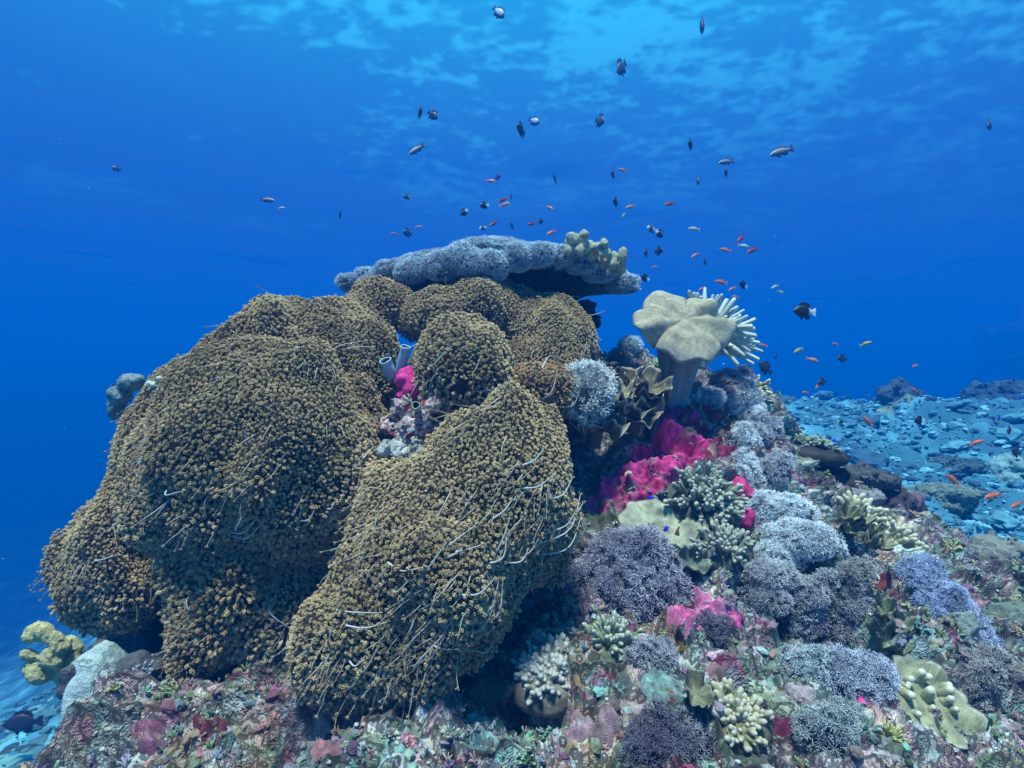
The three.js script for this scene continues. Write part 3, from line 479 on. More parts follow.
// ------------------------------------------------------------------ sponge crusts that follow the rock
function crust(name, label, category, outline, o) {   // outline in pixels of its visible edge; laid on the rock
  const hits = outline.map(([x, y]) => hit(x, y)), dm = hits.map((p) => p.d).sort((a, b) => a - b)[hits.length >> 1], w = hits.map((p, k) => abs(p.d - dm) > .22 ? at(...outline[k], dm + (p.d > dm ? .12 : -.12)) : p), cx = w.reduce((s, p) => s + p[0], 0) / w.length, cz = w.reduce((s, p) => s + p[2], 0) / w.length, pol = w.map((p) => [p[0], p[2]]);
  const edge = (x, z) => { let ins = false, d = 9; for (let i = 0, j = pol.length - 1; i < pol.length; j = i++) { const [xi, zi] = pol[i], [xj, zj] = pol[j]; if ((zi > z) !== (zj > z) && x < (xj - xi) * (z - zi) / (zj - zi) + xi) ins = !ins; const dx = xj - xi, dz = zj - zi, t = clamp(((x - xi) * dx + (z - zi) * dz) / (dx * dx + dz * dz + 1e-9)); d = min(d, hypot(x - xi - t * dx, z - zi - t * dz)); } return ins ? d : -d; };
  const lo = [min(...pol.map((p) => p[0])) - .03, min(...pol.map((p) => p[1])) - .03], hi = [max(...pol.map((p) => p[0])) + .03, max(...pol.map((p) => p[1])) + .03], h = o.h ?? .004, nx = Math.ceil((hi[0] - lo[0]) / h), nz = Math.ceil((hi[1] - lo[1]) / h), g = new GB(), id = new Int32Array((nx + 1) * (nz + 1)).fill(-1), y0 = ground(cx, cz);
  for (let j = 0; j <= nz; j++) for (let i = 0; i <= nx; i++) {
    const x = lo[0] + i * h, z = lo[1] + j * h, e = edge(x, z) + .02 * fbm(x * 30, 1, z * 30, 3); if (e < -.012) continue;
    const y = shepard(x, z), c = cells(x * o.fr, y * o.fr, z * o.fr), c2 = cells(x * o.fr * 2.6, y * o.fr * 2.6, z * o.fr * 2.6), t = sst(-.012, .02, e), n = reefN(x, z);
    const th = -.012 + t * (.012 + o.th * (.25 + .8 * sst(.85, .1, c[0]) + .35 * sst(.8, .1, c2[0]) + .6 * fbm(x * 15, y * 15, z * 15, 2) + .9 * fbm(x * 60, y * 60, z * 60, 3)));
    const holes = sst(.12, .35, fbm(x * 22 + 3, y * 22, z * 22, 3)) * (o.holes ?? .5), k = .8 + .9 * fbm(x * 75, y * 75, z * 75, 3);
    let col = mix3(o.c1, o.c2, clamp(.5 + 1.8 * fbm(x * 22, y * 22, z * 22, 4))); col = mix3(col, o.c3 ?? [.3, .2, .2], holes);
    id[j * (nx + 1) + i] = ((q) => g.v(q[0] - cx, q[1] - y0, q[2] - cz, col.map((v) => v * k)))(reefP(x, z, th - holes * .005));
    if (i && j) { const a = id[(j - 1) * (nx + 1) + i - 1], b = id[(j - 1) * (nx + 1) + i], d = id[j * (nx + 1) + i - 1], e2 = id[j * (nx + 1) + i]; if (a >= 0 && b >= 0 && d >= 0) g.q(a, d, e2, b); }
  }
  const m = new THREE.Mesh(g.geo(), MVsoft); m.name = numbered(name); m.position.set(cx, y0, cz); tag(m, label, category); scene.add(m);
}
const ring = (x, y, rx, ry, n = 10, s = 1) => { const R = rng(x + y + s), L = []; for (let k = 0; k < n; k++) { const a = k / n * 2 * PI, q = .75 + .5 * R(); L.push([x + cos(a) * rx * q, y + sin(a) * ry * q]); } return L; };
const MAG = { c1: [.92, .08, .46], c2: [.62, .02, .22], c3: [.42, .2, .24], th: .015, fr: 26, holes: .85 };
crust('magenta_sponge', 'big bright magenta sponge crust on the slope below the leafy coral', 'sponge', [[584, 505], [604, 480], [634, 452], [658, 432], [660, 406], [680, 404], [700, 428], [716, 450], [700, 470], [684, 482], [664, 500], [635, 514], [606, 514]], { seed: 1, ...MAG });
crust('crimson_sponge', 'dark crimson crust with sandy specks right of the big magenta crust', 'sponge', [[676, 412], [690, 418], [708, 430], [718, 446], [738, 448], [722, 460], [705, 466], [690, 455], [680, 435]], { seed: 2, c1: [.42, .02, .1], c2: [.24, .012, .06], c3: [.5, .38, .3], th: .024, fr: 24, holes: .8 });
crust('magenta_sponge', 'magenta and pink sponge crust above the small black and yellow fish', 'sponge', ring(706, 617, 36, 24, 12), { seed: 3, c1: [.9, .08, .42], c2: [.8, .3, .55], c3: [.7, .5, .56], th: .02, fr: 28 });
crust('magenta_sponge', 'small magenta crust on the lower edge of the big grey soft coral', 'sponge', ring(655, 633, 10, 12), { seed: 4, ...MAG });
crust('magenta_sponge', 'dark magenta crust near the bottom edge, right of the bottom finger coral', 'sponge', ring(795, 738, 26, 20), { seed: 5, c1: [.3, .012, .09], c2: [.16, .02, .07], th: .016, fr: 30 });
crust('magenta_sponge', 'small hot pink patch just left of the big plate coral at the lower right', 'sponge', ring(868, 700, 12, 8), { seed: 24, ...MAG });
crust('magenta_sponge', 'small hot pink patch between the tall soft coral and the small yellow green plate', 'sponge', ring(886, 612, 10, 7), { seed: 25, ...MAG });
crust('pink_crust', 'pinkish red crust left of the grey brown finger coral', 'sponge', ring(514, 714, 15, 15), { seed: 6, c1: [.48, .07, .1], c2: [.34, .1, .13], th: .014, fr: 30 });
crust('orange_sponge', 'orange red sponge patch below the pinkish red crust', 'sponge', ring(515, 736, 10, 9), { seed: 7, c1: [.5, .05, .015], c2: [.35, .03, .01], th: .016, fr: 36, holes: .1 });
crust('orange_sponge', 'tiny orange red sponge spot between the finger corals', 'sponge', ring(672, 697, 8, 7), { seed: 8, c1: [.5, .07, .02], c2: [.32, .05, .02], th: .012, fr: 36, holes: .1 });
crust('red_crust', 'dull red crust above the rounded grey soft coral on the right', 'sponge', ring(812, 582, 26, 9), { seed: 9, c1: [.22, .02, .025], c2: [.13, .025, .03], th: .012, fr: 30 });
crust('red_crust', 'dark red crust below the yellow finger coral', 'sponge', ring(884, 588, 17, 9), { seed: 10, c1: [.2, .02, .02], c2: [.12, .02, .02], th: .014, fr: 30 });
crust('red_crust', 'red strip of sponge under the lavender soft coral ridge', 'sponge', [[698, 404], [706, 404], [716, 412], [726, 420], [722, 425], [708, 418]], { seed: 11, c1: [.42, .015, .03], c2: [.25, .012, .03], th: .016, fr: 30, holes: .1 });
crust('beige_crust', 'pinkish beige crust above the bottom finger coral', 'encrusting coral', ring(724, 672, 24, 17), { seed: 12, c1: [.5, .36, .28], c2: [.42, .26, .26], c3: [.3, .32, .3], th: .012, fr: 34 });
crust('beige_crust', 'pale pink crust below the grey brown finger coral', 'encrusting coral', ring(596, 735, 32, 20, 12), { seed: 13, c1: [.5, .34, .33], c2: [.4, .25, .3], c3: [.3, .36, .36], th: .013, fr: 34 });
crust('red_crust', 'maroon crust on the shaded rock under the hanging lobe', 'sponge', ring(212, 725, 22, 16), { seed: 14, c1: [.2, .02, .03], c2: [.12, .03, .05], c3: [.4, .45, .42], th: .012, fr: 40, holes: .7 });
crust('pink_crust', 'dusty pink crust left of the maroon one at the lower left', 'encrusting coral', ring(150, 735, 22, 18), { seed: 15, c1: [.34, .12, .2], c2: [.24, .1, .17], c3: [.3, .3, .32], th: .012, fr: 36 });
crust('pink_crust', 'salmon pink crust at the bottom below the front dome', 'encrusting coral', ring(325, 752, 24, 14), { seed: 16, c1: [.46, .22, .22], c2: [.33, .15, .18], th: .012, fr: 36 });
crust('turquoise_crust', 'pale turquoise crust at the bottom left of the finger coral', 'encrusting coral', ring(478, 750, 28, 14), { seed: 17, c1: [.25, .48, .46], c2: [.16, .3, .32], c3: [.3, .24, .3], th: .012, fr: 40 });
crust('turquoise_crust', 'pale turquoise patch around the white ring between finger corals', 'encrusting coral', ring(664, 690, 22, 22), { seed: 18, c1: [.27, .45, .43], c2: [.2, .32, .32], c3: [.3, .26, .28], th: .01, fr: 40 });
crust('green_turf', 'dull green turf below the left tip of the big magenta crust', 'algae', ring(604, 522, 22, 14), { seed: 19, c1: [.13, .17, .08], c2: [.2, .22, .13], c3: [.1, .12, .08], th: .012, fr: 60 });
crust('green_crust', 'pale yellow green crust right of the dark rock overhang', 'encrusting coral', ring(940, 512, 40, 10), { seed: 20, c1: [.28, .36, .22], c2: [.2, .28, .22], th: .014, fr: 30 });

// lavender and grey clumps on the slope
for (const [px, py, rx, ry, w, o] of [
  [713, 368, 15, 12, 'highest clump beside the foot of the leather coral', { color: DUSK }], [728, 383, 20, 16, 'second from the top of the right hand ridge', { color: DUSK }], [744, 408, 24, 18, 'at the middle of the ridge, overhanging the red strip', {}], [762, 432, 23, 16, 'rounded clump low on the ridge, next to the dark bush coral', { color: [.29, .31, .37] }], [714, 401, 10, 9, 'small whitish clump at the left edge of the ridge', { color: [.4, .4, .46] }],
  [741, 447, 13, 10, 'small clump just under the ridge', {}], [768, 464, 18, 13, 'below the ridge, left of the dark bush coral', { color: [.25, .26, .31] }], [746, 474, 15, 17, 'upright clump above the small magenta ball', {}], [777, 500, 30, 18, 'upper clump of the broad carpet', {}], [795, 537, 38, 24, 'largest carpet left of the yellow finger coral', {}], [760, 512, 14, 14, 'between the small magenta balls and the carpet', {}],
  [626, 580, 48, 34, 'large bushy one right of the front dome', { long: 1.7, size: 1.15, color: [.25, .24, .30], color2: [.36, .37, .44] }], [640, 608, 30, 14, 'brownish lower fringe of the large bushy one', { color: [.24, .2, .2], long: 1.5 }], [786, 618, 42, 30, 'rounded brownish grey dome below the dull red crust', { color: [.24, .25, .27] }], [845, 634, 17, 17, 'small one left of the little yellow green plate', { color: [.22, .22, .26] }], [856, 664, 29, 36, 'tall one above the big plate coral', { color: [.23, .25, .33] }], [808, 664, 19, 20, 'pale one left of the tall one', { color: [.26, .32, .34] }],
  [828, 726, 22, 22, 'dull one near the bottom edge', { color: [.2, .24, .25] }], [930, 575, 26, 20, 'bluish one below the massive round coral', { color: [.2, .27, .42] }], [952, 602, 27, 25, 'bluish one in the middle of the right hand strip', { color: [.2, .26, .42] }], [972, 636, 18, 24, 'bluish one at the lower end of the right hand strip', { color: [.2, .25, .38] }], [980, 674, 24, 18, 'brownish one near the right edge', { color: [.21, .2, .2] }],
  [656, 742, 26, 17, 'dark slate one at the bottom, left of the bottom finger coral', { color: SLATE, color2: [.2, .2, .26] }], [716, 640, 14, 10, 'dark slate one right of the black and yellow fish', { color: SLATE, color2: [.2, .2, .26] }], [652, 655, 17, 11, 'small grey one between the finger corals and the magenta crust', { color: [.22, .21, .25] }], [625, 370, 17, 14, 'purplish one behind the leafy coral', { color: [.2, .17, .2] }], [754, 600, 12, 14, 'dark one left of the rounded brownish grey dome', { color: [.14, .15, .18] }], [840, 590, 13, 17, 'brown green lump above the small one', { color: [.2, .2, .17] }], [690, 750, 16, 10, 'dark small one at the very bottom', { color: SLATE }], [812, 636, 12, 10, 'purplish one in the hollow of the brownish grey dome', { color: [.16, .13, .22] }]])
  clump('soft_coral', 'soft coral, ' + w, px, py, rx, ry, { color: LAV, ...o });
clump('soft_coral', 'clump with a long white fringe beside the rusty flowerpot coral', 588, 388, 20, 20, { d: 1.84, color: [.42, .44, .44], color2: [.6, .6, .58], long: 2, size: 1.2 });

// dark wrinkled coral, sponges and tunicates round the domes
{ const d = 1.95, u = d / F, p = at(604, 392, d), e = []; for (let k = 0; k < 9; k++) for (let j = 0; j < 5; j++) e.push([(-8 + j * 4.5 + sin(k) * 3) * u, (28 - k * 6 + sin(j * 1.6 + k) * 2) * u, (6 - abs(j - 2) * 3) * u, 4.5 * u, 2.1 * u, 5 * u]); blob('wrinkled_coral', 'dark brown wrinkled soft coral above the leafy coral', 'soft coral', p, e, { k: .004, amp: .003, fr: 60, color: [.075, .055, .06], color2: [.05, .04, .045], h: .0045, part: 'folds' }); }
{ const d = 2.3, u = d / F, p = at(589, 313, d), R = rng(3), e = []; for (let k = 0; k < 26; k++) { const q = (3 + 2.5 * R()) * u; e.push([(R() - .5) * 26 * u, (R() - .55) * 24 * u, (R() - .5) * 20 * u, q, q * .9, q]); } e.push([-2 * u, -18 * u, 0, 5 * u, 16 * u, 6 * u]); blob('red_sponge', 'dark red sponge in the gap below the right half of the table coral', 'sponge', p, e, { color: [.12, .015, .02], color2: [.05, .01, .015], k: .008, amp: .016, fr: 55, h: .005 }); }
function tubes(name, label, category, p, L, c) {      // L: [dx,dy,dz, length, radius, lean x, lean y, lean z]
  const root = thing(name, label, category, p), m = vmat(.5);
  for (const [dx, dy, dz, len, r, lx, ly, lz] of L) {
    const dir = V(lx, ly, lz).normalize(), s1 = V(0, 0, 1).cross(dir).normalize(), s2 = dir.clone().cross(s1), g = new GB(); let prev = null;
    for (const [t, q, k] of [[-.2, 1, .7], [.2, 1.12, .8], [.5, 1, .9], [.8, .92, 1], [.95, 1.02, 1.15], [1, .95, 1.2], [.97, .8, .5], [.8, .7, .03], [.5, .62, .015], [.4, .05, .01]]) { const row = []; for (let i = 0; i < 18; i++) { const A = i / 18 * 2 * PI, R0 = r * q * (1 + .08 * sin(3 * A + t * 4)); row.push(g.v(dx + dir.x * len * t + (s1.x * cos(A) + s2.x * sin(A)) * R0, dy + dir.y * len * t + (s1.y * cos(A) + s2.y * sin(A)) * R0, dz + dir.z * len * t + (s1.z * cos(A) + s2.z * sin(A)) * R0, c.map((v) => v * k))); } if (prev) for (let i = 0; i < 18; i++) g.q(prev[i], prev[(i + 1) % 18], row[(i + 1) % 18], row[i]); prev = row; }  // last factor paints the shade inside the mouth, down to near black
    part('tube', g.geo(), m, root);
  }
}
{ const u = 1.72 / F; tubes('tube_tunicate', 'two pale blue tubes above the small magenta sponge', 'tunicate', at(394, 378, 1.74), [[-3 * u, 4 * u, 0, 17 * u, 6.2 * u, -.25, .8, .5], [7 * u, 12 * u, -.01, 22 * u, 5 * u, .25, .9, .35]], [.3, .48, .6]); }
{ const d = 1.72, u = d / F, R = rng(8), e = []; for (let k = 0; k < 12; k++) e.push([(R() - .5) * 26 * u, (R() - .5) * 26 * u, (R() - .5) * 14 * u, (6 + R() * 4) * u, (6 + R() * 4) * u, 7 * u]); blob('magenta_sponge', 'small magenta sponge wedged between the brown domes under the blue tubes', 'sponge', at(411, 384, d), e, { color: [.92, .06, .42], color2: [.6, .02, .2], k: .01, amp: .007, fr: 50 }); }
{ const d = 1.68, u = d / F, R = rng(18), e = []; for (let k = 0; k < 26; k++) e.push([(R() - .5) * 52 * u, (R() - .5) * 44 * u, (R() - .5) * 16 * u, (5 + R() * 6) * u, (5 + R() * 5) * u, 7 * u]); blob('crusted_rock', 'pink and white crusted rock between the domes below the magenta sponge', 'rock', at(412, 424, d), e, { k: .014, amp: .022, fr: 45, h: .004, colorAt: (x, y, z) => { const q = cells(x * 130, y * 130, z * 130)[1], c = clamp(.6 * q + .4 * (.5 + fbm(x * 40, y * 40, z * 40, 3))); return c < .22 ? [.42, .03, .06] : c < .4 ? [.36, .17, .2] : c < .52 ? [.62, .4, .4] : c < .7 ? [.56, .62, .6] : [.74, .68, .66]; } }); }
{ const d = 1.52, u = d / F, R = rng(19), e = []; for (let k = 0; k < 14; k++) e.push([(R() - .5) * 40 * u, (R() - .5) * 30 * u, (R() - .5) * 10 * u, (6 + R() * 5) * u, (5 + R() * 5) * u, 7 * u]); blob('white_crust', 'whitish crust on the upper left edge of the front dome', 'encrusting coral', at(400, 458, d), e, { k: .016, amp: .02, fr: 60, h: .004, color: [.62, .7, .68], color2: [.42, .42, .36] }); }
{ const u = 1.66 / F; tubes('ring_tunicate', 'tiny green rimmed tunicate below the magenta sponge', 'tunicate', at(417, 408, 1.63), [[0, 0, 0, 8 * u, 4 * u, 0, .4, .9]], [.3, .5, .35]); }
{ const d = 2.14, u = d / F, R = rng(21), e = []; for (let k = 0; k < 8; k++) e.push([(R() - .5) * 14 * u, R() * 14 * u, (R() - .5) * 12 * u, 4 * u, 4 * u, 4 * u]); blob('knobby_coral', 'little white knobby coral on top of the dome under the table coral', 'coral', at(499, 280, d), e, { color: [.5, .56, .52], color2: [.35, .4, .36], k: .006, part: 'knobs' }); }
clump('soft_coral', 'small pale blue fuzzy ball left of the leather coral stalk', 630, 345, 11, 8, { d: 2.5, color: [.4, .54, .62] });
for (const [x, y, r, w] of [[740, 490, 12, 'upper round magenta sponge ball right of the branching coral'], [741, 518, 11, 'lower round magenta sponge ball right of the branching coral']]) { const p = onReef(x, y), u = p.d / F, R = rng(x + y), e = []; for (let k = 0; k < 8; k++) e.push([(R() - .5) * r * u, (R() - .5) * r * u, (R() - .3) * r * u, r * .6 * u, r * .6 * u, r * .6 * u]); blob('magenta_sponge', w, 'sponge', p, e, { color: [.75, .04, .27], color2: [.4, .015, .1], k: .008, amp: .008, fr: 50 }); }

// ------------------------------------------------------------------ branching, plate and finger corals
function branchGeo(seed, L, r, n, c0, c1, forks) {
  const R = rng(seed), g = new GB();
  const pts = []; let x = 0, z = 0; for (let k = 0; k <= n; k++) { pts.push([x, L * k / n, z]); x += (R() - .5) * L * .14; z += (R() - .5) * L * .14; }
  const col = (t) => mix3(c0, c1, sst(.62, 1, t)), rad = (t) => r * (1.15 - .5 * t);
  g.tube(pts, rad, 7, col);
  for (let k = 0; k < forks; k++) { const t = .3 + .5 * R(), a = R() * 6.283, i = floor(t * n), p = pts[i], l = L * (.2 + .2 * R()); g.tube([p, [p[0] + cos(a) * l * .5, p[1] + l * .35, p[2] + sin(a) * l * .5], [p[0] + cos(a) * l * .75, p[1] + l * .85, p[2] + sin(a) * l * .75]], (q) => r * (.85 - .35 * q), 6, (q) => mix3(c0, c1, sst(.4, 1, q))); }
  return g.geo();
}
function finger(name, label, p, n, o) {               // base mound with fingers, each finger a part
  const R = rng(o.seed), root = thing(name, label, o.cat ?? 'coral', p, o.group), [A, B, C] = o.r, q = new THREE.Quaternion().setFromUnitVectors(Y1, n.clone().lerp(V(0, .3, 1).normalize(), o.face ?? .25).normalize());
  root.quaternion.copy(q);
  const ells = [[0, 0, 0, A * .92, B * .6, C * .92]]; for (let k = 0; k < 6; k++) { const a = R() * 6.28; ells.push([cos(a) * A * .5, B * (.2 * R()), sin(a) * C * .5, A * .42, B * .45, C * .42]); }
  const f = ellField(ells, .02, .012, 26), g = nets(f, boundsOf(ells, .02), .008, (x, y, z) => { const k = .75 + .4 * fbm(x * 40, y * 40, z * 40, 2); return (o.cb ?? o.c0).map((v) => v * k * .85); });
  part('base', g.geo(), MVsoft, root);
  const geos = [0, 1, 2, 3, 4].map((k) => branchGeo(o.seed * 10 + k, o.L * (.75 + .12 * k), o.rad, 6, o.c0, o.c1, o.forks ?? 1)), m = vmat(.75);
  for (let k = 0; k < o.n; k++) {
    const a = R() * 6.283, rr = sqrt(R()) * .98, el = acosDir(rr), dir = V(cos(a) * rr, el, sin(a) * rr).normalize(), s = o.skip ? o.skip(cos(a) * rr, sin(a) * rr) : 1; if (R() > s) continue;
    let t = .02; while (t < .5 && f(dir.x * t, dir.y * t, dir.z * t) < 0) t += .004;
    const b = part('branch', geos[k % 5], m, root); b.position.set(dir.x * (t - .012), dir.y * (t - .012), dir.z * (t - .012));
    b.quaternion.setFromUnitVectors(Y1, dir.clone().add(V((R() - .5) * .7, .15 + (o.up ?? 0), (R() - .5) * .7)).normalize()); const sc = .75 + .5 * R(); b.scale.set(sc, sc * (.8 + .4 * R()), sc); b.rotateY(R() * 6);
  }
  return root;
}
function acosDir(r) { return sqrt(max(0, 1 - r * r)) * .9 + .12; }
const fing = (name, label, px, py, rx, ry, o) => { const p = onReef(px, py, o.sink ?? -.008), u = p.d / F; return finger(name, label, p, p.n, { r: [rx * u, o.h ?? min(rx, ry) * u * .75, ry * u * 1.05], ...o }); };
fing('branching_coral', 'dense grey green branching coral right of the big magenta crust', 703, 508, 42, 34, { seed: 1, n: 95, L: .052, rad: .0085, c0: [.17, .2, .15], c1: [.38, .43, .35], forks: 2, up: .3 });
fing('branching_coral', 'lower part of the grey green branching coral, beside the pale plate', 722, 556, 32, 24, { seed: 2, n: 60, L: .04, rad: .008, c0: [.15, .18, .14], c1: [.34, .38, .32], forks: 2, up: .2 });
fing('finger_coral', 'grey brown finger coral with white tips, lower centre', 549, 682, 42, 38, { seed: 3, n: 130, L: .024, rad: .0075, c0: [.27, .27, .22], c1: [.4, .44, .42] });
fing('finger_coral', 'green finger coral right of the grey brown one', 612, 650, 30, 34, { seed: 4, n: 52, L: .036, rad: .0078, c0: [.2, .25, .15], c1: [.38, .45, .38], skip: (x, z) => (x > -.1 || z < -.3 ? 1 : .5) });
fing('finger_coral', 'yellow green finger coral cut by the bottom edge', 735, 728, 38, 32, { seed: 5, n: 95, L: .028, rad: .0075, c0: [.24, .24, .13], c1: [.45, .45, .34] });
fing('finger_coral', 'yellowish finger coral in the middle of the right slope', 850, 520, 34, 20, { seed: 6, n: 58, L: .05, rad: .0115, c0: [.35, .36, .2], c1: [.55, .56, .42], forks: 1 });
fing('finger_coral', 'yellowish finger coral behind its neighbour, nearer the dark overhang', 892, 543, 30, 17, { seed: 7, n: 48, L: .045, rad: .011, c0: [.33, .35, .21], c1: [.55, .56, .43], forks: 1 });
fing('branching_coral', 'yellow tipped twig coral sticking out right of the lavender ridge', 752, 390, 10, 9, { seed: 8, n: 14, L: .045, rad: .008, c0: [.3, .3, .14], c1: [.6, .62, .4], forks: 1 });
{ const p = at(168, 394, 1.83), u = 1.83 / F; finger('branching_coral', 'small knobby green white coral on the far left shoulder of the mound', p, V(0, 1, 0), { seed: 9, r: [18 * u, 12 * u, 18 * u], n: 42, L: .032, rad: .0115, c0: [.1, .14, .1], c1: [.5, .62, .52], forks: 0, face: .3 }); }
{ const d = 2.35, p = at(812, 452, d), u = d / F; finger('bush_coral', 'dark green bush coral with underside shade painted black on the right shoulder', p, V(.1, 1, .1).normalize(), { seed: 10, cb: [.025, .03, .025], r: [36 * u, 11 * u, 34 * u], n: 150, L: .034, rad: .007, c0: [.07, .095, .07], c1: [.27, .36, .28], forks: 2, face: .1 });  // cb paints the base near black for the underside's shade
  blob('rock', 'dark rock carrying the bush coral on the right shoulder', 'rock', at(815, 476, d + .03), [[0, 0, 0, .12, .07, .12], [.06, -.06, 0, .12, .07, .12]], { color: [.03, .03, .03], color2: [.06, .07, .07], amp: .05, fr: 11 }); }
function plateGeo(seed, rx, rz, o) {
  const g = new GB(), na = 72, nr = 14, R = rng(seed), ph = [R() * 6, R() * 6, R() * 6, R() * 6], prev = []; let last = null;
  for (let s = 0; s < 2; s++) for (let j = s; j <= nr; j++) {
    const r = s ? 1 - j / nr : j / nr, row = [];
    for (let i = 0; i < na; i++) {
      const a = i / na * 2 * PI, q = 1 + .08 * sin(2 * a + ph[0]) + .07 * sin(3 * a + ph[1]) + .04 * sin(7 * a + ph[2]) + .03 * sin(13 * a + ph[3]) + .03 * vn(cos(a) * 9, sin(a) * 9, seed), x = cos(a) * rx * r * q, z = sin(a) * rz * r * q;
      const y = (o.bowl ?? .03) * r * r + (o.ruf ?? .012) * pow(r, 2.5) * (sin(5 * a + ph[1]) + .6 * sin(9 * a + ph[2])) + .006 * vn(x * 40, seed, z * 40) - (s ? (o.th ?? .007) + .02 * (1 - r) : 0);
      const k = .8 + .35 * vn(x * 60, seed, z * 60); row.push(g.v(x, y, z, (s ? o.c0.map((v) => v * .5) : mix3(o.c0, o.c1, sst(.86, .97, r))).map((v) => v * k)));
    }
    if (last) for (let i = 0; i < na; i++) g.q(last[i], row[i], row[(i + 1) % na], last[(i + 1) % na]); last = row;
  }
  return g.geo(false, 1);
}
function plate(label, px, py, rx, ry, o) {
  const p = o.d ? Object.assign(at(px, py, o.d), { d: o.d, n: V(0, 1, 0) }) : onReef(px, py, o.sink ?? -.035), u = p.d / F, root = thing('plate_coral', label, 'coral', p), R = rng(o.seed), n = o.tiers ?? 1;
  root.quaternion.setFromUnitVectors(Y1, p.n.clone().lerp(V(o.lx ?? 0, .55, .85).normalize(), o.face ?? .5).normalize());
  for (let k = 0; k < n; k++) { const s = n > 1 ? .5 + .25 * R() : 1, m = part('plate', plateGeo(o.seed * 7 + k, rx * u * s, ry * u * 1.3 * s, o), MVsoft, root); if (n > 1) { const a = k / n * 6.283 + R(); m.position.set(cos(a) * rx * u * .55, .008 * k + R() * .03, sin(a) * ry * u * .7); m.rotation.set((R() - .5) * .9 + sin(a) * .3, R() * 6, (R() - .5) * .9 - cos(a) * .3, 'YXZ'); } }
  const st = new GB().tube([[0, -.09, 0], [0, -.03, 0], [0, -.003, 0]], (t) => min(rx, ry) * u * (.3 + .25 * t), 12, () => o.c0.map((v) => v * .45), false); part('foot', st.geo(), MVsoft, root);
  const ng = o.nubs ? branchGeo(o.seed, .026, .009, 4, o.c0, o.c1, 0) : null;
  for (let k = 0; k < (o.nubs ?? 0); k++) { const a = R() * 6.28, q = sqrt(R()) * .75, m = part('nub', ng, MVsoft, root); m.position.set(cos(a) * q * rx * u, (o.bowl ?? .03) * q * q - .004, sin(a) * q * ry * u * 1.2); m.rotation.set((R() - .5) * .6, R() * 6, (R() - .5) * .6); const s = .7 + R() * .7; m.scale.set(s * 1.1, s, s * 1.1); }
  return root;
}
plate('big yellow green plate coral with pale rim and nubs at the lower right', 922, 716, 40, 32, { seed: 1, c0: [.42, .46, .28], c1: [.72, .76, .6], nubs: 14, face: .75, bowl: .02 });
plate('pale cream plate coral under the grey green branching coral', 656, 540, 36, 30, { seed: 2, c0: [.48, .54, .38], c1: [.74, .78, .64], face: .45, bowl: .015 });
plate('small plate coral below the cream one, with a pale rim', 690, 572, 18, 10, { seed: 12, c0: [.2, .26, .2], c1: [.5, .58, .5], face: .4 });
plate('small yellow green plate coral in the middle of the right slope', 877, 636, 17, 13, { seed: 3, c0: [.27, .33, .19], c1: [.42, .48, .33], face: .5, tiers: 3 });
plate('little yellow green plate just below the small one', 884, 655, 15, 9, { seed: 4, c0: [.3, .36, .22], c1: [.42, .48, .34], face: .5 });
plate('small rounded plate at the left edge of the bottom finger coral', 694, 708, 13, 14, { seed: 5, c0: [.25, .27, .16], c1: [.45, .5, .4], face: .6 });
plate('leafy coral with pale ruffled edges above the shaded hollow, front part', 596, 424, 29, 20, { seed: 6, d: 1.97, c0: [.4, .39, .24], c1: [.8, .8, .62], tiers: 10, ruf: .02, face: .45 });
plate('leafy brown coral with pale ruffled edges, rear right part', 634, 412, 26, 22, { seed: 7, d: 2.04, c0: [.24, .2, .12], c1: [.7, .7, .56], tiers: 10, ruf: .02, face: .4 });
plate('small yellow plates left of the yellowish finger coral', 838, 535, 16, 10, { seed: 8, c0: [.38, .4, .22], c1: [.56, .58, .42], tiers: 4, face: .5 });
plate('ruffled pale plates at the left foot of the yellow finger coral, lower', 868, 552, 14, 8, { seed: 9, c0: [.36, .38, .22], c1: [.55, .57, .42], tiers: 3, face: .5 });
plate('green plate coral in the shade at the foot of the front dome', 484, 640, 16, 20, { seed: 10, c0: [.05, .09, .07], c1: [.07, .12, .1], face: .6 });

// left side: leather coral, grey lumps, pale column
{ const d = 1.9, u = d / F, e = []; const L = [[-14, 18, 10], [-4, 22, 9], [8, 14, 9], [14, 4, 9], [2, -2, 8], [-12, -16, 10], [-16, 0, 7], [10, -10, 8], [-4, -24, 8]]; for (const [x, y, r] of L) e.push([x * u, y * u, (y > 0 ? 0 : 6) * u * .5, r * u, r * u * .8, r * u * .8]); e.push([8 * u, -18 * u, -16 * u, 16 * u, 26 * u, 14 * u]); blob('leather_coral', 'yellow folded leather coral at the far left under the mound', 'leather coral', at(47, 652, d), e, { color: [.62, .6, .28], color2: [.5, .5, .25], k: .03, amp: .012, fr: 22 }); }
{ const d = 1.55, u = d / F, R = rng(31), e = []; for (let k = 0; k < 20; k++) e.push([(R() - .5) * 76 * u, (R() - .5) * 24 * u, (R() - .5) * 40 * u, (8 + R() * 5) * u, (7 + R() * 4) * u, 9 * u]); blob('lumpy_soft_coral', 'dark grey lumpy soft coral under the far left lobe', 'soft coral', at(122, 668, d), e, { color: [.11, .12, .14], color2: [.075, .085, .1], k: .014, amp: .014, fr: 36, h: .006 }); }
{ const d = 1.5, u = d / F; const r = blob('pale_coral_mound', 'pale blue grey coral mound on the lower left edge of the rock', 'coral', at(84, 722, d), [[0, 8 * u, -.06, 26 * u, 62 * u, 40 * u], [6 * u, -30 * u, -.05, 32 * u, 44 * u, 44 * u], [-10 * u, -60 * u, -.04, 34 * u, 40 * u, 44 * u]], { color: [.52, .7, .72], color2: [.4, .58, .6], k: .04, amp: .015, fr: 16, mat: MV }); }
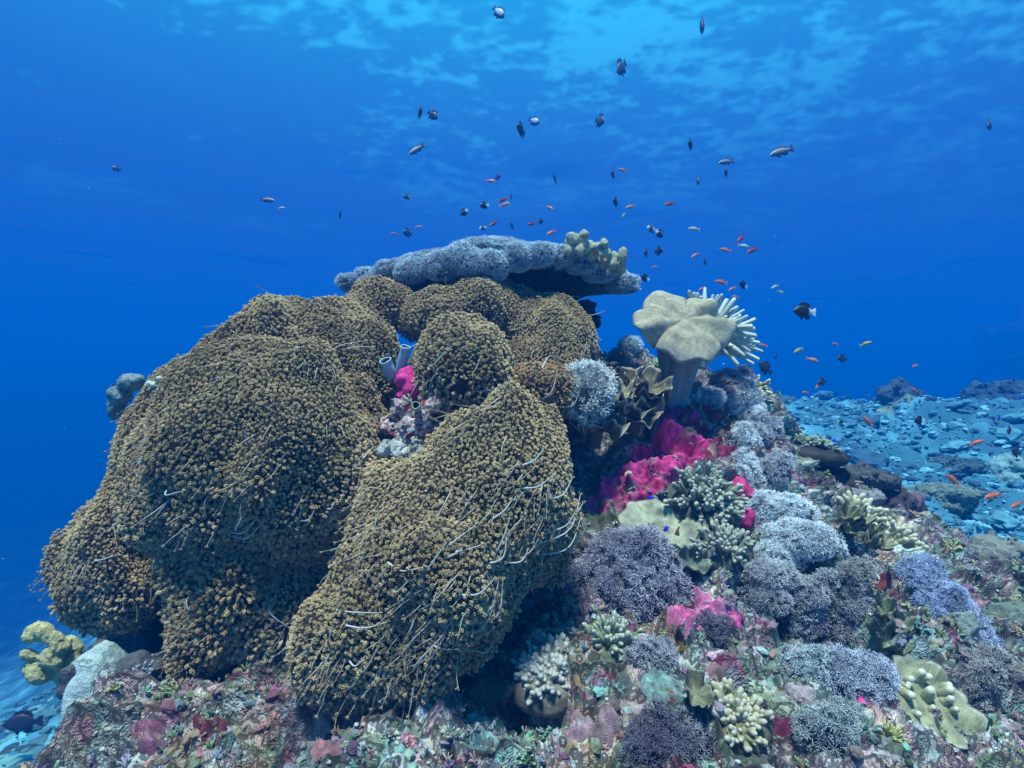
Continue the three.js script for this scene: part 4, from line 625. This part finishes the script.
{ const d = 2.0, u = d / F; blob('round_coral', 'grey blue round coral peeking out behind the left shoulder', 'coral', at(131, 382, d), [[0, 0, 0, 12 * u, 9 * u, 12 * u], [-12 * u, -14 * u, 0, 10 * u, 9 * u, 11 * u], [-14 * u, -28 * u, 0, 7 * u, 10 * u, 8 * u]], { color: [.16, .24, .26], color2: [.26, .36, .38], k: .02, amp: .014, fr: 40 }); }
blob('rock', 'rock in the hollow between the far left lobe and the hanging lobe, painted dark as its shade', 'rock', at(150, 622, 1.95), [[0, 0, 0, .13, .16, .12], [.1, -.08, .05, .12, .12, .12], [-.03, -.12, .08, .12, .1, .1]], { color: [.05, .045, .05], color2: [.09, .08, .09], amp: .05, fr: 10 });  // added behind the lobes; its dark colour stands for the hollow's shade
// rocks of the right slope; the overhang's shaded hole is painted as dark rock
for (const [px, py, rx, ry, c, c2, w] of [[893, 506, 30, 16, [.04, .04, .045], [.08, .07, .08], 'overhanging rock at the rim of the right slope, painted dark as its shaded hole'], [910, 505, 15, 10, [.2, .13, .2], [.12, .08, .13], 'purplish lump on the dark overhanging rock'], [868, 478, 24, 12, [.05, .055, .06], [.1, .12, .12], 'dark fuzzy rock behind the overhang'], [865, 498, 18, 9, [.2, .21, .25], [.3, .32, .36], 'grey slab left of the dark overhang'], [1006, 562, 26, 20, [.2, .24, .21], [.26, .3, .27], 'massive round grey green coral at the right edge'], [1012, 620, 20, 14, [.14, .2, .16], [.2, .26, .22], 'greenish lump at the right edge below the massive round coral'], [600, 688, 9, 8, [.34, .2, .3], [.2, .1, .16], 'purple pink knob under the finger corals'], [828, 590, 9, 7, [.4, .42, .44], [.3, .28, .3], 'pale stone right of the dull red crust'], [905, 668, 9, 7, [.5, .58, .56], [.4, .46, .46], 'white stone above the big plate coral'], [975, 702, 9, 6, [.45, .56, .54], [.34, .42, .42], 'white stone right of the big plate coral'], [940, 610, 8, 5, [.5, .58, .56], [.4, .44, .44], 'white stone on the bluish soft coral strip'], [486, 690, 26, 14, [.04, .055, .05], [.07, .09, .08], 'dark green stone in the shade below the front dome'], [965, 632, 12, 18, [.3, .4, .36], [.2, .26, .24], 'pale upright stone beside the bluish strip'], [800, 700, 11, 14, [.45, .4, .42], [.3, .26, .3], 'pale pink stone left of the dull soft coral'], [850, 745, 14, 16, [.22, .32, .3], [.3, .42, .4], 'pale green stone at the bottom edge']]) {
  const p = onReef(px, py), u = p.d / F, R = rng(px), e = []; for (let k = 0; k < 6; k++) e.push([(R() - .5) * rx * u, (R() - .4) * ry * .7 * u, (R() - .5) * rx * u, rx * .62 * u, ry * .72 * u, rx * .6 * u]);
  blob(w.includes('coral at') ? 'massive_coral' : 'rock', w, w.includes('coral at') ? 'coral' : 'rock', p, e, { color: c, color2: c2, amp: ry * u * .65, fr: .9 / (ry * u), h: max(.005, ry * u / 12) });
}

// ------------------------------------------------------------------ far coral heads, distance haze painted into their blue tints
function farHead(label, px, py, rx, ry, d, c, c2, o = {}) {
  const p = at(px, py, d), u = d / F, R = rng(px + d), e = []; for (let k = 0; k < 7; k++) e.push([(R() - .5) * rx * u, (R() - .55) * ry * u, (R() - .5) * rx * u, rx * (.4 + .2 * R()) * u, ry * (.45 + .25 * R()) * u, rx * .5 * u]);
  const gy = ground(p[0], p[2]); if (o.stand !== false && p[1] - ry * u > gy) e.push([0, (gy - p[1]) / 2, 0, rx * .8 * u, (p[1] - gy) / 2 + ry * u * .4, rx * .8 * u]);
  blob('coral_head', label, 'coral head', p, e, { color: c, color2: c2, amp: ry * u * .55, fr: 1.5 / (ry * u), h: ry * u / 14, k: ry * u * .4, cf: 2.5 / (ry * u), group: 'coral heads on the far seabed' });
}
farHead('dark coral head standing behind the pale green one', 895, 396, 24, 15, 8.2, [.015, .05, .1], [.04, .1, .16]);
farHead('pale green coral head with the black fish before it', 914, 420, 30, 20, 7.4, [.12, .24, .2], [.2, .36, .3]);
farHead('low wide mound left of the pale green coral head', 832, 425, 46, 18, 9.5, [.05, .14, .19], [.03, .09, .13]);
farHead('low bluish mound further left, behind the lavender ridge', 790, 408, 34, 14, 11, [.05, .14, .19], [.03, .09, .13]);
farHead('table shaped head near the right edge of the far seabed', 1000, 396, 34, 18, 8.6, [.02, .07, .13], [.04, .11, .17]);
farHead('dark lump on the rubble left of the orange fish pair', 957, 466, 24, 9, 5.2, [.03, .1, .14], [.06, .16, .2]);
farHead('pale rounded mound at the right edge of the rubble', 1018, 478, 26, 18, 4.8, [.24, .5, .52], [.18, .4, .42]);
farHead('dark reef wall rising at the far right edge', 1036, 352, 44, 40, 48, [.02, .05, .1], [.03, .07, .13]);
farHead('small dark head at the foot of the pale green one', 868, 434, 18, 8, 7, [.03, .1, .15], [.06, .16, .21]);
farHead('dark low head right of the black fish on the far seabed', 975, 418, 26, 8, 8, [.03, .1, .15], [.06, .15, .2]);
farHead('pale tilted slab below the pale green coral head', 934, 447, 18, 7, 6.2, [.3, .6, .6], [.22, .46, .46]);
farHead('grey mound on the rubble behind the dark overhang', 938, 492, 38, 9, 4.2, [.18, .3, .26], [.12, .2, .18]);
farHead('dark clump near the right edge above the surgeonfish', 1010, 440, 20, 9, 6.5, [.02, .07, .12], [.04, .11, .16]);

// ------------------------------------------------------------------ loose growth and rubble nobody could count
const lump = (seed, det = 2) => { const g = new THREE.IcosahedronGeometry(1, det), p = g.attributes.position, c = []; for (let i = 0; i < p.count; i++) { const x = p.getX(i), y = p.getY(i), z = p.getZ(i), k = 1 + .6 * fbm(x * 2.1 + seed * 9, y * 1.6, z * 1.6, 3); p.setXYZ(i, x * k, y * k * .75, z * k); const s = .8 + .4 * vn(x * 3 + seed, y * 3, z * 3); c.push(s, s, s); } g.setAttribute('color', new THREE.Float32BufferAttribute(c, 3)); g.computeVertexNormals(); return g; };
const LUMPS = [1, 2, 3, 4].map((s) => lump(s));
const tuft = (seed) => { const R = rng(seed), g = new GB(); for (let k = 0; k < 9; k++) { const a = R() * 6.28, l = .6 + R() * .5, q = .2 + R() * .6; g.tube([[cos(a) * .1, 0, sin(a) * .1], [cos(a) * q * .5, l * .6, sin(a) * q * .5], [cos(a) * q, l, sin(a) * q]], (t) => .13 - .05 * t, 4, (t) => mix3([.6, .6, .6], [1.3, 1.3, 1.25], t)); } return g.geo(); };
const TUFTS = [1, 2, 3].map(tuft);
{
  const R = rng(99), nod = [], tuf = [], dots = [], far = [], leaf = [];
  const spot = (x, z) => reefP(x, z);
  for (let k = 0; k < 7500; k++) {
    const x = -1.25 + R() * 3.9, z = -.75 - R() * 2.3; if (reefMask(x, z) < .6) continue;
    const p = spot(x, z), n = reefN(x, z), r = .003 + .011 * pow(R(), 2.6), dens = vn(x * 5, 1, z * 5); if (dens < -.35) continue;
    if (inOther(null, ...p)) continue;
    n.add(V(R() - .5, R() - .5, R() - .5).multiplyScalar(.8)).normalize();
    const c = mix3(rockColor(...p), pick(R()), .12).map((v) => v * (.7 + .5 * R())); nod.push({ p, n, s: [r * (.8 + .6 * R()), r * (.5 + .8 * R()), r * (.8 + .6 * R())], c });
  }
  for (let k = 0; k < 9000; k++) {
    const x = -1.25 + R() * 3.9, z = -.75 - R() * 2.3; if (reefMask(x, z) < .6 || vn(x * 4 + 9, 2, z * 4) < -.05) continue; const p = spot(x, z); if (inOther(null, ...p)) continue;
    const n = reefN(x, z).add(V(R() - .5, R() - .5, R() - .5).multiplyScalar(.7)).normalize(), s = .008 + .016 * R() * R(), f = vn(x * 3, 4, z * 3);
    tuf.push({ p, n, s, c: (f > .2 ? [.3, .38, .32] : f > -.2 ? [.3, .29, .35] : [.2, .22, .15]).map((v) => v * (.6 + .8 * R())) });
  }
  for (let k = 0; k < 2600; k++) { const x = -1.25 + R() * 3.9, z = -.75 - R() * 2.1; if (reefMask(x, z) < .6 || vn(x * 6 + 2, 8, z * 6) < .1) continue; const p = spot(x, z), n = reefN(x, z); p[1] += .003; const s = .0022 + .003 * R(); dots.push({ p, n, s, c: R() < .7 ? [.5, .6, .57] : [.55, .4, .35] }); }
  for (let k = 0; k < 42000; k++) { const a = (R() - .15) * 1.4, r = 3.2 + 13 * R() * R(), x = r * sin(a), z = -r * cos(a); if (reefMask(x, z) > .05) continue; const y = seabedH(x, z), s = (.007 + .03 * pow(R(), 4)) * (.6 + r * .06), w = R(); far.push({ p: [x, y, z], n: V(R() - .5, 1.6, R() - .5).normalize(), s: [s * (.8 + R()), s * (.5 + .9 * R()), s * (.8 + R())], c: w < .3 ? [.17, .56, .7] : w < .86 ? [.06, .25, .37] : [.02, .1, .18] }); }  // rubble shares the seabed's painted haze tint
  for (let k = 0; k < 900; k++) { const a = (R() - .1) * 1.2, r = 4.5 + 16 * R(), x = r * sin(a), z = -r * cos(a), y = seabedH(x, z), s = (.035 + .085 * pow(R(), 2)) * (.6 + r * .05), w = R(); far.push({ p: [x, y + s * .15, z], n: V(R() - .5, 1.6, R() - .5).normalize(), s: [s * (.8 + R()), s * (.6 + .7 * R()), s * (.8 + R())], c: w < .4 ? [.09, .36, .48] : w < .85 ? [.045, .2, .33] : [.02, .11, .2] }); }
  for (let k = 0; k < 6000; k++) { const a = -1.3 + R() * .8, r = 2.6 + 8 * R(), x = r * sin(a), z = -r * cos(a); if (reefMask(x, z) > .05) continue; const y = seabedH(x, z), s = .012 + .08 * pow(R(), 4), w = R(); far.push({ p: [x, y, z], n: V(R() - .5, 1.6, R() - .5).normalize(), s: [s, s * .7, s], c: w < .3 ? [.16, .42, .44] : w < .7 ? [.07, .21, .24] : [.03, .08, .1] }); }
  const cluster = (seed, c0, c1) => { const Q = rng(seed), gs = []; for (let k = 0; k < 16; k++) { const a = Q() * 6.28, r = sqrt(Q()), b = branchGeo(seed * 3 + k, .022 + .012 * Q(), .0052, 4, c0, c1, 1); b.rotateX(sin(a) * r * 1.0); b.rotateZ(-cos(a) * r * 1.0); b.translate(cos(a) * r * .02, 0, sin(a) * r * .02); gs.push(b); } return mergeGeometries(gs); };
  const CL = [cluster(301, [.3, .36, .25], [1.2, 1.3, 1.15]), cluster(302, [.45, .42, .3], [1.2, 1.15, .95]), cluster(303, [.4, .5, .5], [1.1, 1.25, 1.25])], minis = [], leafs = [];
  for (let k = 0; k < 900; k++) { const x = -1.1 + R() * 3.7, z = -.8 - R() * 2.1, v = vn(x * 4 + 7, 6, z * 4); if (reefMask(x, z) < .6 || v < -.1) continue; const p = spot(x, z); if (inOther(null, ...p)) continue; const n = reefN(x, z).add(V(R() - .5, .3, R() - .2).multiplyScalar(.5)).normalize(), s = .45 + .7 * R() * R(), c = R() < .4 ? [.3, .36, .28] : R() < .6 ? [.42, .42, .3] : [.26, .38, .38]; (R() < .62 ? minis : leafs).push({ p, n, s: [s, s * (.7 + .5 * R()), s], c: c.map((q) => q * (.7 + .5 * R())) }); }
  const PG = [41, 42, 43].map((q) => plateGeo(q, .028, .026, { c0: [.75, .8, .6], c1: [1.35, 1.4, 1.25], bowl: .008, ruf: .008, th: .003 }));
  const specks = []; for (let k = 0; k < 170; k++) { const d = .7 + 3.2 * R(), q = at(R() * 1300 - 140, R() * 700 - 60, d); if (q[1] < ground(q[0], q[2]) + .05 || inOther(null, ...q)) continue; const r = .0009 + .0011 * R() * R(); specks.push({ p: q, n: Y1.clone(), s: [r, r * (.6 + R()), r], c: [.5, .56, .56] }); }
  const grp = (name, label, geos, L) => { const g = new THREE.Group(); g.name = name; tag(g, label, null, null, 'stuff'); scene.add(g); instances(name + '_pieces', g, geos, vmat(.9), L, R); };
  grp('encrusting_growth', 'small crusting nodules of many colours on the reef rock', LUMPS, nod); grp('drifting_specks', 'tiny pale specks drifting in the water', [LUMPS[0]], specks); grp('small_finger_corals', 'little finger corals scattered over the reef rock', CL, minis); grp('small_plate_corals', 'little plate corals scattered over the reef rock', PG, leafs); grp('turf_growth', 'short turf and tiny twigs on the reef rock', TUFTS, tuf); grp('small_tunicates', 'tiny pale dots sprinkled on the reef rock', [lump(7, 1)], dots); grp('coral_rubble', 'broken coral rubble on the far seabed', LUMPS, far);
}

// ------------------------------------------------------------------ fish
const prof = {                                       // [x, top, bottom, half width], nose at +.5
  slim: [[.5, .005, -.01, .008], [.44, .05, -.045, .04], [.34, .1, -.085, .065], [.18, .14, -.12, .08], [0, .15, -.135, .08], [-.16, .12, -.11, .062], [-.28, .075, -.07, .04], [-.36, .05, -.048, .024], [-.4, .05, -.05, .018]],
  deep: [[.5, .01, -.015, .01], [.44, .085, -.07, .045], [.34, .18, -.16, .075], [.18, .26, -.235, .095], [0, .28, -.26, .095], [-.16, .22, -.21, .075], [-.27, .13, -.12, .045], [-.33, .075, -.07, .026], [-.37, .07, -.07, .02]],
};
function fishBody(P, col) {
  const g = new GB(), n = 14, rows = [];
  P.forEach(([x, t, b, w]) => { const row = []; for (let i = 0; i < n; i++) { const a = i / n * 2 * PI, y = (t + b) / 2 + cos(a) * (t - b) / 2, z = sin(a) * w; row.push(g.v(x, y, z, col(x, y / (abs(t) + 1e-3)))); } if (rows.length) { const q = rows[rows.length - 1]; for (let i = 0; i < n; i++) g.q(q[i], q[(i + 1) % n], row[(i + 1) % n], row[i]); } rows.push(row); });
  for (const [row, s] of [[rows[0], 1], [rows[rows.length - 1], -1]]) { const x = s > 0 ? .51 : P[P.length - 1][0] - .005, c = g.v(x, 0, 0, col(x, 0)); for (let i = 0; i < n; i++) s > 0 ? g.t(row[(i + 1) % n], row[i], c) : g.t(row[i], row[(i + 1) % n], c); }
  return g.geo();
}
function fin(pts, c, th = .012, z = 0) {
  const g = new GB(), n = pts.length; let cx = 0, cy = 0; for (const p of pts) { cx += p[0] / n; cy += p[1] / n; }
  const A = g.v(cx, cy, z + th, c), B = g.v(cx, cy, z - th, c), r1 = pts.map(([x, y]) => g.v(x, y, z + th * .3, c)), r2 = pts.map(([x, y]) => g.v(x, y, z - th * .3, c));
  for (let i = 0; i < n; i++) { const j = (i + 1) % n; g.t(A, r1[i], r1[j]); g.t(B, r2[j], r2[i]); g.q(r1[i], r2[i], r2[j], r1[j]); }
  return g.geo();
}
const TAILS = { fork: [[-.36, .045], [-.46, .1], [-.62, .2], [-.55, .06], [-.5, 0], [-.55, -.06], [-.62, -.2], [-.46, -.1], [-.36, -.045]], fan: [[-.34, .065], [-.44, .14], [-.55, .17], [-.53, 0], [-.55, -.17], [-.44, -.14], [-.34, -.065]] };
const KINDS = {
  anthias: ['slim', 'fork', (x, y) => mix3([.62, .12, .03], [.72, .3, .16], clamp(.5 - y * .6)), [.7, .22, .1], [.66, .16, .05]],
  pink: ['slim', 'fork', (x, y) => mix3([.5, .16, .14], [.6, .36, .36], clamp(.5 - y * .6)), [.5, .2, .2], [.5, .2, .2]],
  red: ['slim', 'fork', (x, y) => mix3([.3, .03, .03], [.42, .08, .06], clamp(.5 - y * .6)), [.3, .04, .04], [.3, .03, .03]],
  palefish: ['slim', 'fork', (x, y) => mix3([.35, .42, .42], [.62, .62, .55], clamp(.5 - y * .6)), [.4, .45, .45], [.4, .45, .45]],
  damsel: ['deep', 'fan', (x) => x < -.26 ? [.75, .78, .78] : [.012, .012, .016], [.72, .78, .8], [.012, .012, .016]],
  darkfish: ['deep', 'fan', (x, y) => mix3([.02, .022, .04], [.035, .035, .05], clamp(.5 - y * .5)), [.02, .022, .05], [.02, .02, .045]],
  bluefish: ['deep', 'fan', (x, y) => mix3([.04, .07, .16], [.08, .11, .18], clamp(.5 - y * .5)), [.03, .06, .16], [.03, .06, .16]],
  palebelly: ['deep', 'fan', (x, y) => mix3([.04, .08, .18], [.4, .6, .66], sst(-.3, .2, (x < .25 ? y * .9 + .25 : -1))), [.03, .07, .2], [.04, .08, .2]],
  greyfish: ['slim', 'fan', (x, y) => mix3([.1, .12, .15], [.26, .27, .28], sst(-.2, .5, y + .35 * vn(x * 9, 1, y))), [.07, .08, .15], [.08, .09, .14]],
  yellow: ['slim', 'fork', (x, y) => mix3([.36, .36, .08], [.5, .46, .2], clamp(.5 - y * .6)), [.45, .42, .1], [.4, .4, .1]],
  twotone: ['deep', 'fan', (x) => x < -.02 ? [.16, .3, .12] : [.03, .05, .13], [.18, .32, .12], [.06, .12, .14]],
  blackyellow: ['slim', 'fan', (x) => x < -.02 ? [.7, .38, .01] : [.015, .015, .025], [.75, .42, .01], [.03, .025, .02]],
  banded: ['deep', 'fan', (x) => abs(x - .25) < .08 || abs(x + .02) < .08 ? [.03, .05, .09] : [.5, .62, .68], [.5, .6, .66], [.1, .14, .2]],
  bluedamsel: ['deep', 'fan', () => [.02, .03, .6], [.03, .05, .6], [.02, .03, .55]],
};
const fishMat = vmat(.45), eyeG = new THREE.SphereGeometry(.026, 10, 8), eyeM = new THREE.MeshStandardMaterial({ color: new THREE.Color().setRGB(.01, .01, .012), roughness: .2 }), protos = {};
function fishProto(kind) {
  if (protos[kind]) return protos[kind];
  const [pf, tl, col, tc, fc] = KINDS[kind], r = new THREE.Group(), P = prof[pf], top = P[4][1], bot = P[4][2], dk = pf === 'deep';
  part('body', fishBody(P, col), fishMat, r); part('tail_fin', fin(TAILS[tl], tc), fishMat, r);
  part('dorsal_fin', fin([[.26, top * .75], [.16, top * 1.28], [-.04, top * 1.36], [-.2, top * 1.25], [-.3, dk ? .2 : .13], [-.26, dk ? .12 : .07], [0, top * .8]], fc), fishMat, r);
  part('anal_fin', fin([[-.02, bot * .8], [-.1, bot * 1.3], [-.24, bot * 1.2], [-.29, dk ? -.17 : -.11], [-.25, dk ? -.11 : -.06]], fc), fishMat, r);
  part('pelvic_fin', fin([[.22, bot * .8], [.1, bot * 1.45], [.06, bot * .9]], fc), fishMat, r);
  for (const s of [-1, 1]) { const w = dk ? .062 : .055, e = part('eye', eyeG, eyeM, r); e.position.set(.37, dk ? .05 : .03, s * w); const pc = part('pectoral_fin', fin([[.2, .0], [.08, .05], [.05, -.03], [.1, -.05]], fc, .006), fishMat, r); pc.position.z = s * (dk ? .09 : .075); pc.rotation.y = s * .35; }
  return protos[kind] = r;
}
// pixel x, y, length in pixels, kind, heading in degrees (0 right, 90 up), turn towards the camera, real length, words
const FISH = [
  [499, 13, 17, 'palebelly', -50, .2, .15, 'pale bellied blue fish diving near the top edge, left of centre'], [433, 115.5, 14, 'darkfish', -45, .3, .14, 'dark blue fish of the pair over the left end of the table coral'], [420, 113, 10, 'darkfish', -50, 1.2, .14, 'thin dark fish seen nearly end on, close behind a dark blue one'], [416, 150, 19, 'greyfish', 222, .3, .17, 'grey fish slanting down to the left high above the left table coral'], [534.5, 121.5, 13, 'palebelly', -35, .4, .14, 'pale backed blue fish high above the middle of the table coral'], [521, 130, 13, 'darkfish', -102, 1.2, .14, 'thin upright dark fish left of the pale backed blue one'],
  [702, 26, 20, 'bluefish', -105, .7, .17, 'dark blue fish diving straight down near the top edge'], [621.5, 68, 21, 'bluefish', -120, .5, .17, 'plump dark blue fish heading down, under the bright water patch'], [600, 121, 12, 'bluefish', -55, .9, .12, 'dim blue fish heading down between the plump blue fish and the reef'], [690.5, 145, 10, 'damsel', -95, 1.1, .09, 'tiny upright black fish with a white mark, high on the right'], [725.5, 162, 18, 'greyfish', 195, .3, .16, 'grey fish with a dark tail left of the largest grey fish'], [781, 152, 28, 'greyfish', 200, .15, .22, 'largest grey fish with a purplish tail, high on the right'],
  [622, 170, 10, 'pink', 172, .3, .07, 'lone pinkish orange fish high over the right end of the table coral'], [613, 174.5, 8, 'darkfish', 95, 1.2, .1, 'tiny thin dark fish just below the lone pinkish orange one'], [726, 173, 9, 'darkfish', 92, 1.2, .1, 'thin upright dark fish under the grey fish with a dark tail'], [698, 181, 10, 'bluefish', 245, .9, .1, 'small dim blue fish below and left of the grey fish with a dark tail'], [615.5, 202, 9, 'darkfish', 120, 1.1, .1, 'small thin dark fish left of a pale pink fish'], [630, 207, 11, 'pink', 195, .3, .07, 'pale pink fish above a small yellowish one'], [624, 215, 7, 'yellow', 230, .6, .06, 'small yellowish fish under the pale pink one'], [669, 204, 12, 'red', 197, .2, .08, 'red fish alone in the blue right of the pale pink one'],
  [491, 181, 11, 'pink', -12, .3, .07, 'pinkish fish heading right above the black and white pair'], [498, 177, 7, 'bluefish', 20, .6, .08, 'faint blue fish touching the pinkish one above the black pair'], [407, 197, 8, 'twotone', 180, .6, .09, 'dim greenish fish over the left part of the table coral'], [484, 205.5, 10, 'damsel', 195, .5, .08, 'right one of the two black fish with white tails above the table coral'], [464, 212.5, 10, 'damsel', 225, .4, .08, 'left one of the two black fish with white tails above the table coral'], [503, 200, 10, 'red', 20, .4, .07, 'upper red fish of the tight cluster above the table coral'], [505, 204.5, 12, 'pink', 10, .3, .07, 'lower pale red fish of the tight cluster above the table coral'], [511, 198, 6, 'red', 80, .9, .06, 'tiny red fish at the right edge of the tight cluster'], [483, 228, 8, 'banded', 200, .6, .07, 'tiny black and white fish just above the tall rim clump'], [493, 224, 10, 'red', 220, .5, .08, 'dull red fish right of the tiny black and white one'],
  [555, 179, 7, 'bluefish', 120, .9, .09, 'faint blue fish high above the centre of the table coral'], [550, 208, 9, 'pink', -35, .4, .07, 'dark pink fish heading down right above the table coral centre'], [531, 224, 9, 'red', 200, .5, .07, 'short red fish just above the table coral'], [541, 221.5, 5, 'darkfish', 70, 1, .06, 'tiny dark speck of a fish right of the short red one'], [550.5, 233, 11, 'anthias', 212, .3, .07, 'pinkish orange fish about to touch the table coral'], [418.5, 227, 8, 'pink', 0, .4, .07, 'pale pink fish over the left rim of the table coral'], [394.6, 234, 6, 'pink', 180, .8, .06, 'faint pink fish furthest left above the table coral'], [407, 233, 8, 'bluefish', 110, 1.1, .09, 'thin blue grey fish between two faint pink ones'], [512, 226, 6, 'bluefish', 120, .9, .08, 'barely visible blue fish above the low middle of the rim'],
  [116, 168.5, 8, 'bluefish', 180, .6, .11, 'lone dim blue fish at the far left in open water'], [268, 200, 17, 'greyfish', -12, .2, .16, 'grey fish heading right in open water on the left'], [282, 208, 8, 'palefish', -5, .3, .06, 'slim pale fish at the snout of the left grey fish'], [340, 215, 8, 'bluefish', 60, .8, .1, 'dim blue fish between the left grey fish and the table coral'],
  [651.5, 229, 12, 'banded', 170, .4, .09, 'blue and white banded fish above the right tip of the table coral'], [659.5, 234, 10, 'damsel', -60, .6, .08, 'black fish with white mark below the banded one'], [693.5, 229, 13, 'palefish', 178, .2, .08, 'slender whitish fish alone above the leather coral'], [740.5, 239, 13, 'red', 225, .3, .09, 'upper red fish of the three above the finger fan'], [744, 246, 10, 'palefish', -20, .4, .08, 'bluish fish in the middle of the red trio'], [752, 250.5, 14, 'red', 205, .3, .09, 'lower dark red fish of the three above the finger fan'], [725, 250, 13, 'pink', 172, .2, .08, 'pink fish left of the red trio'], [695, 255.5, 11, 'pink', 210, .3, .08, 'dusky pink fish between the table coral tip and the red trio'], [705, 262, 6, 'darkfish', 100, 1, .07, 'tiny dark fish right of the dusky pink one'], [646, 253, 9, 'darkfish', 92, 1.2, .1, 'left one of two thin upright dark fish over the table coral tip'], [659, 251, 8, 'darkfish', 80, 1.2, .1, 'right one of two thin upright dark fish over the table coral tip'], [654.5, 267, 5, 'pink', 0, .6, .05, 'tiny pink fish above the black one near the table coral tip'], [644.5, 278, 11, 'damsel', 165, .4, .08, 'black fish with white tail at the right tip of the table coral'],
  [720.6, 282, 13, 'anthias', 172, .2, .07, 'orange fish above the top of the finger fan'], [743, 285, 11, 'damsel', 160, .5, .08, 'black fish with white edge right of the orange fish above the fan'], [702, 289, 9, 'anthias', 200, .4, .07, 'small orange fish grazing the top of the finger fan'], [732, 289, 10, 'pink', 205, .3, .07, 'pale pink fish left of the black one above the fan'], [735, 297, 9, 'pink', 175, .4, .07, 'dim pink fish touching the tips of the fan'], [774.5, 287, 10, 'palefish', 205, .3, .07, 'pale fish right of the finger fan, above a yellow one'], [781, 292, 6, 'yellow', -30, .5, .06, 'tiny yellow fish under the pale one right of the fan'], [804, 311.5, 25, 'damsel', 178, .15, .1, 'largest black damselfish with white and blue tail, right of the fan'],
  [763, 345.5, 10, 'anthias', 170, .3, .07, 'dim orange fish just right of the finger fan'], [776, 356, 6, 'darkfish', 100, 1, .07, 'tiny dark fish below the dim orange one'], [798, 350.5, 12, 'yellow', 205, .3, .08, 'yellow orange fish left of the pink orange one'], [813, 360, 12, 'pink', -20, .3, .08, 'pink orange fish in the middle distance right of the fan'], [835, 344, 8, 'anthias', 170, .4, .07, 'faint orange fish right of the yellow orange one'], [866.5, 343.5, 11, 'yellow', 20, .3, .08, 'yellow fish far right over the deep seabed'], [842, 358.5, 12, 'darkfish', 175, .3, .1, 'dark oval fish below the faint orange one'], [765, 368, 19, 'darkfish', 145, .3, .12, 'dark purple fish with long tail beside the lavender ridge'], [822, 382, 11, 'darkfish', 190, .3, .1, 'dark fish hovering over a dim orange one'], [818, 386, 9, 'anthias', 215, .4, .07, 'dim orange fish directly under a dark fish'], [805, 392.5, 8, 'anthias', 175, .4, .07, 'faint orange fish low over the far mound'],
  [867.5, 421, 14, 'anthias', 140, .2, .08, 'orange fish left of the pale green coral head'], [841, 421.5, 5, 'damsel', 0, .6, .06, 'tiny black and white fish over the low wide mound'], [915, 366, 9, 'anthias', 190, .5, .08, 'dim orange fish above the dark coral head'], [914, 390, 9, 'anthias', 160, .4, .08, 'orange fish at the right end of the dark coral head'], [919, 421, 14, 'damsel', 172, .3, .09, 'black fish with white tail before the pale green coral head'], [1009.5, 430, 12, 'damsel', 215, .5, .09, 'black fish with white mark near the right edge'], [977, 442.5, 14, 'anthias', 20, .2, .08, 'orange fish over the rubble pointing up to the right'], [952.5, 479.5, 19, 'anthias', 145, .15, .08, 'brightest orange fish over the rubble'], [1016, 452, 16, 'darkfish', 160, .4, .14, 'dark surgeonfish cut by shade at the right edge'], [992, 496, 20, 'anthias', 190, .2, .08, 'blurry orange fish over the rubble near the right edge'], [1016, 505, 16, 'anthias', 200, .2, .08, 'orange fish at the very right edge'], [999, 418, 7, 'bluedamsel', 180, .5, .06, 'tiny vivid blue fish near the right edge over the far seabed'], [1020, 398, 6, 'bluedamsel', 190, .5, .06, 'tiny vivid blue fish at the extreme right'], [989.5, 125, 15, 'twotone', 220, .5, .13, 'two tone green and blue fish high at the right'],
  [834, 441.5, 7, 'bluedamsel', 170, .3, .035, 'tiny electric blue fish on the dark bush coral'], [651, 498, 8, 'bluedamsel', 5, .3, .03, 'tiny electric blue fish on the big magenta crust'], [666, 529, 8, 'bluedamsel', 200, .4, .03, 'tiny violet blue fish over the cream plate coral'], [677, 531, 13, 'anthias', 80, .6, .05, 'small rusty orange fish upright at the edge of the cream plate'], [680.5, 639, 27, 'blackyellow', 103, .2, .07, 'small black fish with a yellow tail standing upright'], [22, 723, 34, 'darkfish', 180, .25, .22, 'dark fish close to the seabed at the lower left edge'], [33, 757, 9, 'darkfish', 150, .4, .1, 'small dark fish on the seabed at the lower left corner'],
];
for (const [px, py, len, kind, deg, turn, L, words] of FISH) {
  let d = clamp(L * F * cos(turn) / len, 1.25, 7); const low = py > 400 || py > 330 && px > 740;
  if (low && px > 40 && py > 380) { const h = hit(px, py); d = min(d, h.d - .06); }
  if (words.includes('electric') || words.includes('violet') || words.includes('rusty') || words.includes('yellow tail')) d = min(d, hit(px, py).d - .05);
  const endOn = turn >= 1; if (endOn) d = clamp(L * .56 * F / len, 1.4, 7);
  const s = (endOn ? len * d / F / .56 : len * d / F / max(.4, cos(turn))) * .95, a = endOn ? (cos(deg * PI / 180) < 0 ? PI + .1 : -.1) : deg * PI / 180, o = fishProto(kind).clone();
  o.name = numbered('reef_fish'); tag(o, words, 'fish', 'reef fish swimming over the coral');
  const f = V(cos(a) * cos(turn), sin(a) * cos(turn), sin(turn)), up = V(0, 1, 0); if (abs(f.y) > .8) up.set(cos(a) > 0 ? .5 : -.5, .6, 0).normalize().sub(V(0, 0, 0)); const side = f.clone().cross(up).normalize(), u2 = side.clone().cross(f);
  o.matrixAutoUpdate = true; o.quaternion.setFromRotationMatrix(new THREE.Matrix4().makeBasis(f, u2, side)); o.scale.setScalar(s); o.position.set(...at(px, py, d)); scene.add(o);
}

renderer.render(scene, camera);
